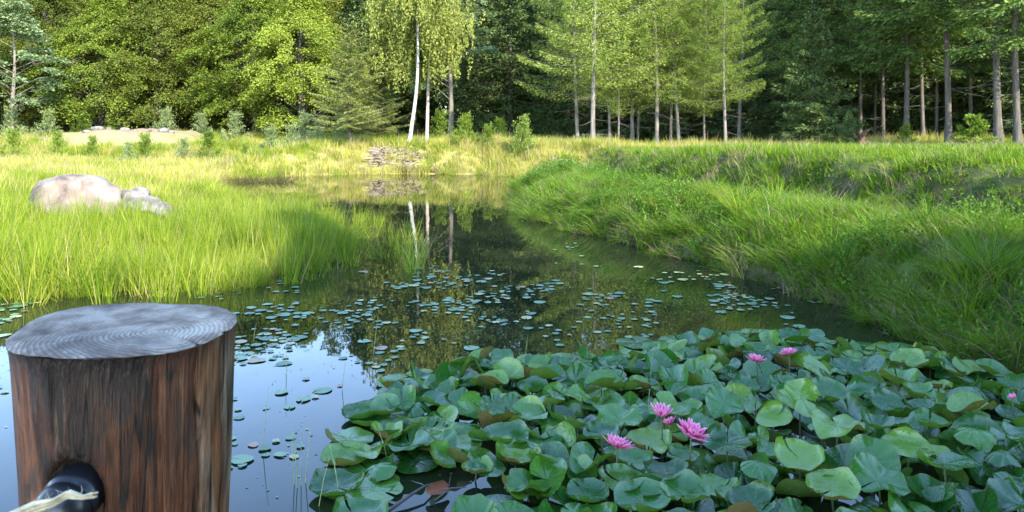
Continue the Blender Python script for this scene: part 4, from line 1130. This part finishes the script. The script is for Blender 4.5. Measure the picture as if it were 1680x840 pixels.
while len(pads) < 560 and tries < 200000:
    tries += 1
    y = 3.2 + (rp.random() ** 1.0) * 8.5; x = rp.uniform(-.75 * y, .72 * y)
    px = 840 + F * x / y; py = 215 + F * EYE / y
    if px < -30 or px > 1700: continue
    sd_ = float(sdist(np.array([x]), np.array([y]))[0])
    if sd_ > -.12: continue
    if inpoly(x, y) or (x > -.1 and y < 4): continue
    cl_ = .25 + 2.6 * nz(x, y, 1.9, 9.2)
    if rp.random() > dens(px, py) * max(.02, cl_): continue
    r = rp.uniform(.018, .036) * (1 + (rp.random() < .25) * .8)
    if any((x - q[0]) ** 2 + (y - q[1]) ** 2 < (r * .8 + q[2] * .8) ** 2 for q in pads): continue
    if any((x - L_[1]) ** 2 + (y - L_[2]) ** 2 < (r + L_[4]) ** 2 for L_ in LEAVES[-13:]): continue
    pads.append((x, y, r))
pads.sort(key=lambda q: -(q[2] / q[1] ** 2))
area = [('below the far reeds', lambda px, py: px < 640 and py < 500), ('in the strip of water right of the post', lambda px, py: px < 560 and py >= 640), ('among the cluster right of the post top', lambda px, py: px < 640),
        ('left of the post', lambda px, py: px < 60), ('on the birch reflection', lambda px, py: 640 <= px < 760), ('on the bright sky reflection behind the lily patch', lambda px, py: px < 1000 and py > 520),
        ('on the dark spruce reflection', lambda px, py: px < 1000), ('on the green larch reflection', lambda px, py: px < 1180), ('close under the right bank', lambda px, py: True)]
cnt = {}; prep = []
for (x, y, r) in pads[:290]:
    px = 840 + F * x / y; py = 215 + F * EYE / y
    w_ = next(n_ for n_, f_ in ([area[3]] + area) if f_(px, py))
    sz = 'larger' if r > .042 else ('tiny' if r < .027 else 'middling'); dist = 'nearer ' if py > 600 else ('farther ' if py < 490 else '')
    key = '%s %sround floating pad %s' % (sz, dist, w_)
    prep.append((x, y, r, key))
byk = {}
for q in prep: byk.setdefault(q[3], []).append(q)
for key, lst in byk.items():
    lst.sort()
    for k, (x, y, r, _) in enumerate(lst):
        o = obj('floating_pad', SP[rp.randrange(5)], None, (x, y, .005 + rp.random() * .004), (rp.gauss(0, .01), rp.gauss(0, .01), rp.random() * 6.28), (r, r, r))
        tag(o, key, 'floating pad', 'small round pads floating on the open water: ' + key)
rest = pads[290:]
scatter('small_pads', [(x, y, .006 + rp.random() * .004) for x, y, r in rest], [(0, 0, rp.random() * 6.28) for _ in rest], [(r, r, r) for x, y, r in rest], [rp.randrange(5) for _ in rest], SP,
        'scattered small floating leaves on the farther water', 'floating leaves')

deb = []
while len(deb) < 900:
    y = 3.2 + rp.random() * 6; x = rp.uniform(-.72 * y, .7 * y)
    px = 840 + F * x / y; py = 215 + F * EYE / y
    if float(sdist(np.array([x]), np.array([y]))[0]) > -.1 or (x > .2 and y < 4): continue
    if rp.random() > (dens(px, py) + .10) * max(.1, .6 + 1.8 * nz(x, y, 2.6, 5.5)): continue
    deb.append((x, y, rp.uniform(.003, .011)))
scatter('floating_debris', [(x, y, .004) for x, y, r in deb], [(0, 0, rp.random() * 6.28) for _ in deb], [(r, r * .6, r) for x, y, r in deb], [rp.randrange(5) for _ in deb], SP,
        'specks of leaf litter and duckweed on the water', 'litter')
# thin stems standing in the water, twigs, the brown leaf
a = Acc()
for (px, py) in [(484, 795), (489, 800), (494, 797), (500, 792), (430, 740), (520, 830), (560, 815), (470, 615), (612, 580), (415, 560), (860, 600), (1030, 650), (1065, 640), (1060, 700), (640, 760), (1000, 690), (560, 640), (690, 650)]:
    x, y = W(px, py); h_ = rp.uniform(.12, .32); lx, ly = rp.gauss(0, .04), rp.gauss(0, .04)
    a.tube([(x, y, -.05), (x + lx * .5, y + ly * .5, h_ * .5), (x + lx, y + ly, h_)], [.0022, .0018, .0008], 5)
tag(obj('water_stems', a.mesh('water_stems', [M['paleStem']]), None), 'sparse thin stems standing in the open water', 'stems', kind='stuff')
x, y = W(690, 822)
a = Acc(); a.tube([(-.09, -.10, 0), (-.02, -.02, .02), (.04, .05, .03), (.09, .13, .01)], [.008, .007, .005, .003], 6)
tag(obj('twig', a.mesh('twig', [M['twig']], True), None, (x - .03, y, .01)), 'dark bent twig lying on the water before the lily patch', 'twig')
a = Acc(); a.tube([(-.02, 0, 0), (.05, .01, .05), (.12, .0, .06)], [.005, .004, .002], 6); a.tube([(.04, .01, .04), (.05, .03, .10)], [.003, .0015], 5)
tag(obj('twig', a.mesh('twig_b', [M['twig']], True), None, (x + .08, y - .02, .01)), 'small forked twig standing by the brown leaf', 'twig')
lf = lily_mesh('dead_leaf', 'fold', 5, M['deadleaf'])
tag(obj('dead_leaf', lf, None, (x + .07, y + .04, .03), (.9, .2, .4), (.055, .04, .05)), 'reddish brown curled dead leaf in the open gap of the lily patch', 'dead leaf')

# ------------------------------------------------------------------ wooden post
PY = .656; PX = WX(208, PY); PZ = EYE - (537 - 215) * PY / F
na, nz_ = 220, 150
ths = np.linspace(0, 2 * math.pi, na, endpoint=False)
zb = -(np.linspace(0, 1, nz_) ** 1.9) * 1.5      # down to below the water
V = []
def prad(th, z):
    base = .0888 * (1 + .018 * math.sin(2 * th + 1.0) + .012 * math.sin(3 * th + .3) + .006 * math.sin(7 * th))
    base *= 1 - .10 * min(1, -z / .20) * 1.0
    n_ = mnoise.noise(Vector((math.cos(th) * 2.2, math.sin(th) * 2.2, z * 3.0))) * .0022 + mnoise.noise(Vector((math.cos(th) * 9, math.sin(th) * 9, z * 5.0 + 3))) * .0012
    # undercut below the rim on the front
    lip = .0035 * (1 - math.exp(-(-z) / .008)) * (.4 + .6 * max(0, math.sin(-th + .2)))
    # vertical crack, front right, and shorter one
    ck = 0
    for (tc_, wd_, dp, z0_, z1_) in [(-.42, .018, .007, 0, -.5), (-1.72, .012, .004, -.008, -.07), (-.05, .022, .005, 0, -.30), (-.8, .014, .003, -.02, -.2)]:
        dd = (th - (tc_ % 6.283)); dd = (dd + math.pi) % (2 * math.pi) - math.pi
        dd -= .02 * math.sin(z * 40)
        if z1_ <= z <= z0_ + 1e-6: ck += dp * math.exp(-(dd / wd_) ** 2)
    # recess for the black fitting
    dd = (th - (-1.62 % 6.283)); dd = (dd + math.pi) % (2 * math.pi) - math.pi
    q = (dd / .27) ** 2 + (((z + .116) / .031)) ** 2
    rec = .018 * (1 / (1 + math.exp(min(60, (q - 1) * 9))))
    return base + n_ - lip - ck - rec
for z in zb:
    for th in ths:
        r = prad(th, z); shx = .0035 * min(1, -z / .12)
        V.append((r * math.cos(th) + shx, r * math.sin(th), z + (.0035 * math.cos(th - 2.4) + .002 * math.sin(3 * th)) * math.exp(z / .02)))
i, j = np.meshgrid(np.arange(nz_ - 1), np.arange(na), indexing='ij'); i = i.ravel(); j = j.ravel()
Q = np.stack([(i + 1) * na + j, (i + 1) * na + (j + 1) % na, i * na + (j + 1) % na, i * na + j], 1)
post = empty('wooden_post', (PX, PY, PZ)); tag(post, 'thick weathered round wooden post in the near left corner', 'post')
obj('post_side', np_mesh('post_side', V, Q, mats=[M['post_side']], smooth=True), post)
TV = []; nr = 26
for k in range(nr + 1):
    f_ = 1 - k / nr
    for q, th in enumerate(ths):
        r = prad(th, 0) * f_ ; bz = .0022 * (1 - math.exp(-(1 - f_) * 22))
        z = (.0035 * math.cos(th - 2.4) + .002 * math.sin(3 * th)) * f_ ** 3 + bz
        dd = (th - (-.42 % 6.283)); dd = (dd + math.pi) % (2 * math.pi) - math.pi
        dist_ = abs(math.sin(dd)) * r if math.cos(dd) > 0 else 1
        if f_ > .45: z -= .006 * math.exp(-(dist_ / .0016) ** 2) * (f_ - .45)
        x_, y_ = r * math.cos(th), r * math.sin(th)
        z += mnoise.noise(Vector((x_ * 25, y_ * 25, 0))) * .0016 + mnoise.noise(Vector((x_ * 90, y_ * 90, 4))) * .0005
        TV.append((x_, y_, z))
i, j = np.meshgrid(np.arange(nr), np.arange(na), indexing='ij'); i = i.ravel(); j = j.ravel()
Q = np.stack([i * na + j, i * na + (j + 1) % na, (i + 1) * na + (j + 1) % na, (i + 1) * na + j], 1)
obj('end_grain', np_mesh('end_grain', TV, Q, mats=[M['post_top']], smooth=True), post)

# black rubber fitting in the recess, rope end
fa = -1.62; fx = PX + .073 * math.cos(fa); fy = PY + .073 * math.sin(fa); fz = PZ - .113
a = Acc(); o_ = np.array([math.cos(fa) * .55, math.sin(fa), -.25]); o_ = o_ / np.linalg.norm(o_)
prof = [(-.03, .0255), (.000, .0255), (.006, .0255), (.008, .0235), (.010, .0235), (.013, .0250), (.020, .0240), (.026, .0205), (.030, .0150), (.0325, .0085), (.0333, .001)]
a.tube([o_ * p_[0] for p_ in prof], [p_[1] * .84 for p_ in prof], 40)
tag(obj('rubber_cap', a.mesh('rubber_cap', [M['black']], True), None, (fx, fy, fz)), 'black domed rubber cap set into the side of the wooden post', 'cap')
a = Acc()
def wp(px, py, yy): return np.array([WX(px, yy), yy, EYE - (py - 215) * yy / F])
for s_ in range(7):
    w0 = np.array([RNG.normal() * .0012, RNG.normal() * .001, RNG.normal() * .0012])
    P_ = [wp(20, 850, .50) + w0, wp(62, 832, .498) + w0 * 1.2, wp(92, 824, .497) + w0 * .8, wp(112, 813, .497) + w0 * .6, wp(135, 816, .498) + w0 * .4, wp(157, 812, .50) + w0 * .8]
    P_[3] += np.array([0, 0, .0006 * s_ * .5])
    a.tube(P_, [.0026, .0022, .0015, .0011, .0009, .0007], 6)
for s_ in range(10):
    st = wp(60 + 8 * s_, 830 - 1.6 * s_, .497); dr = np.array([RNG.normal() * .006, RNG.normal() * .003, .002 + RNG.random() * .006]); a.tube([st, st + dr * .5 + np.array([.001, 0, 0]), st + dr], [.0003, .00022, .0001], 4)
tag(obj('rope', a.mesh('rope', [M['rope']], True), None), 'frayed pale rope end in front of the black cap on the post', 'rope')
print('pads', len(pads), 'leaves', len(LEAVES), 'grass', len(P1), len(P2), len(P3), len(P4), len(P5))

print('dens', sum(1 for p in P2 if 5.5<p[0]<6.5 and 10.5<p[1]<11.5), gz(6,11), gz(7,12))
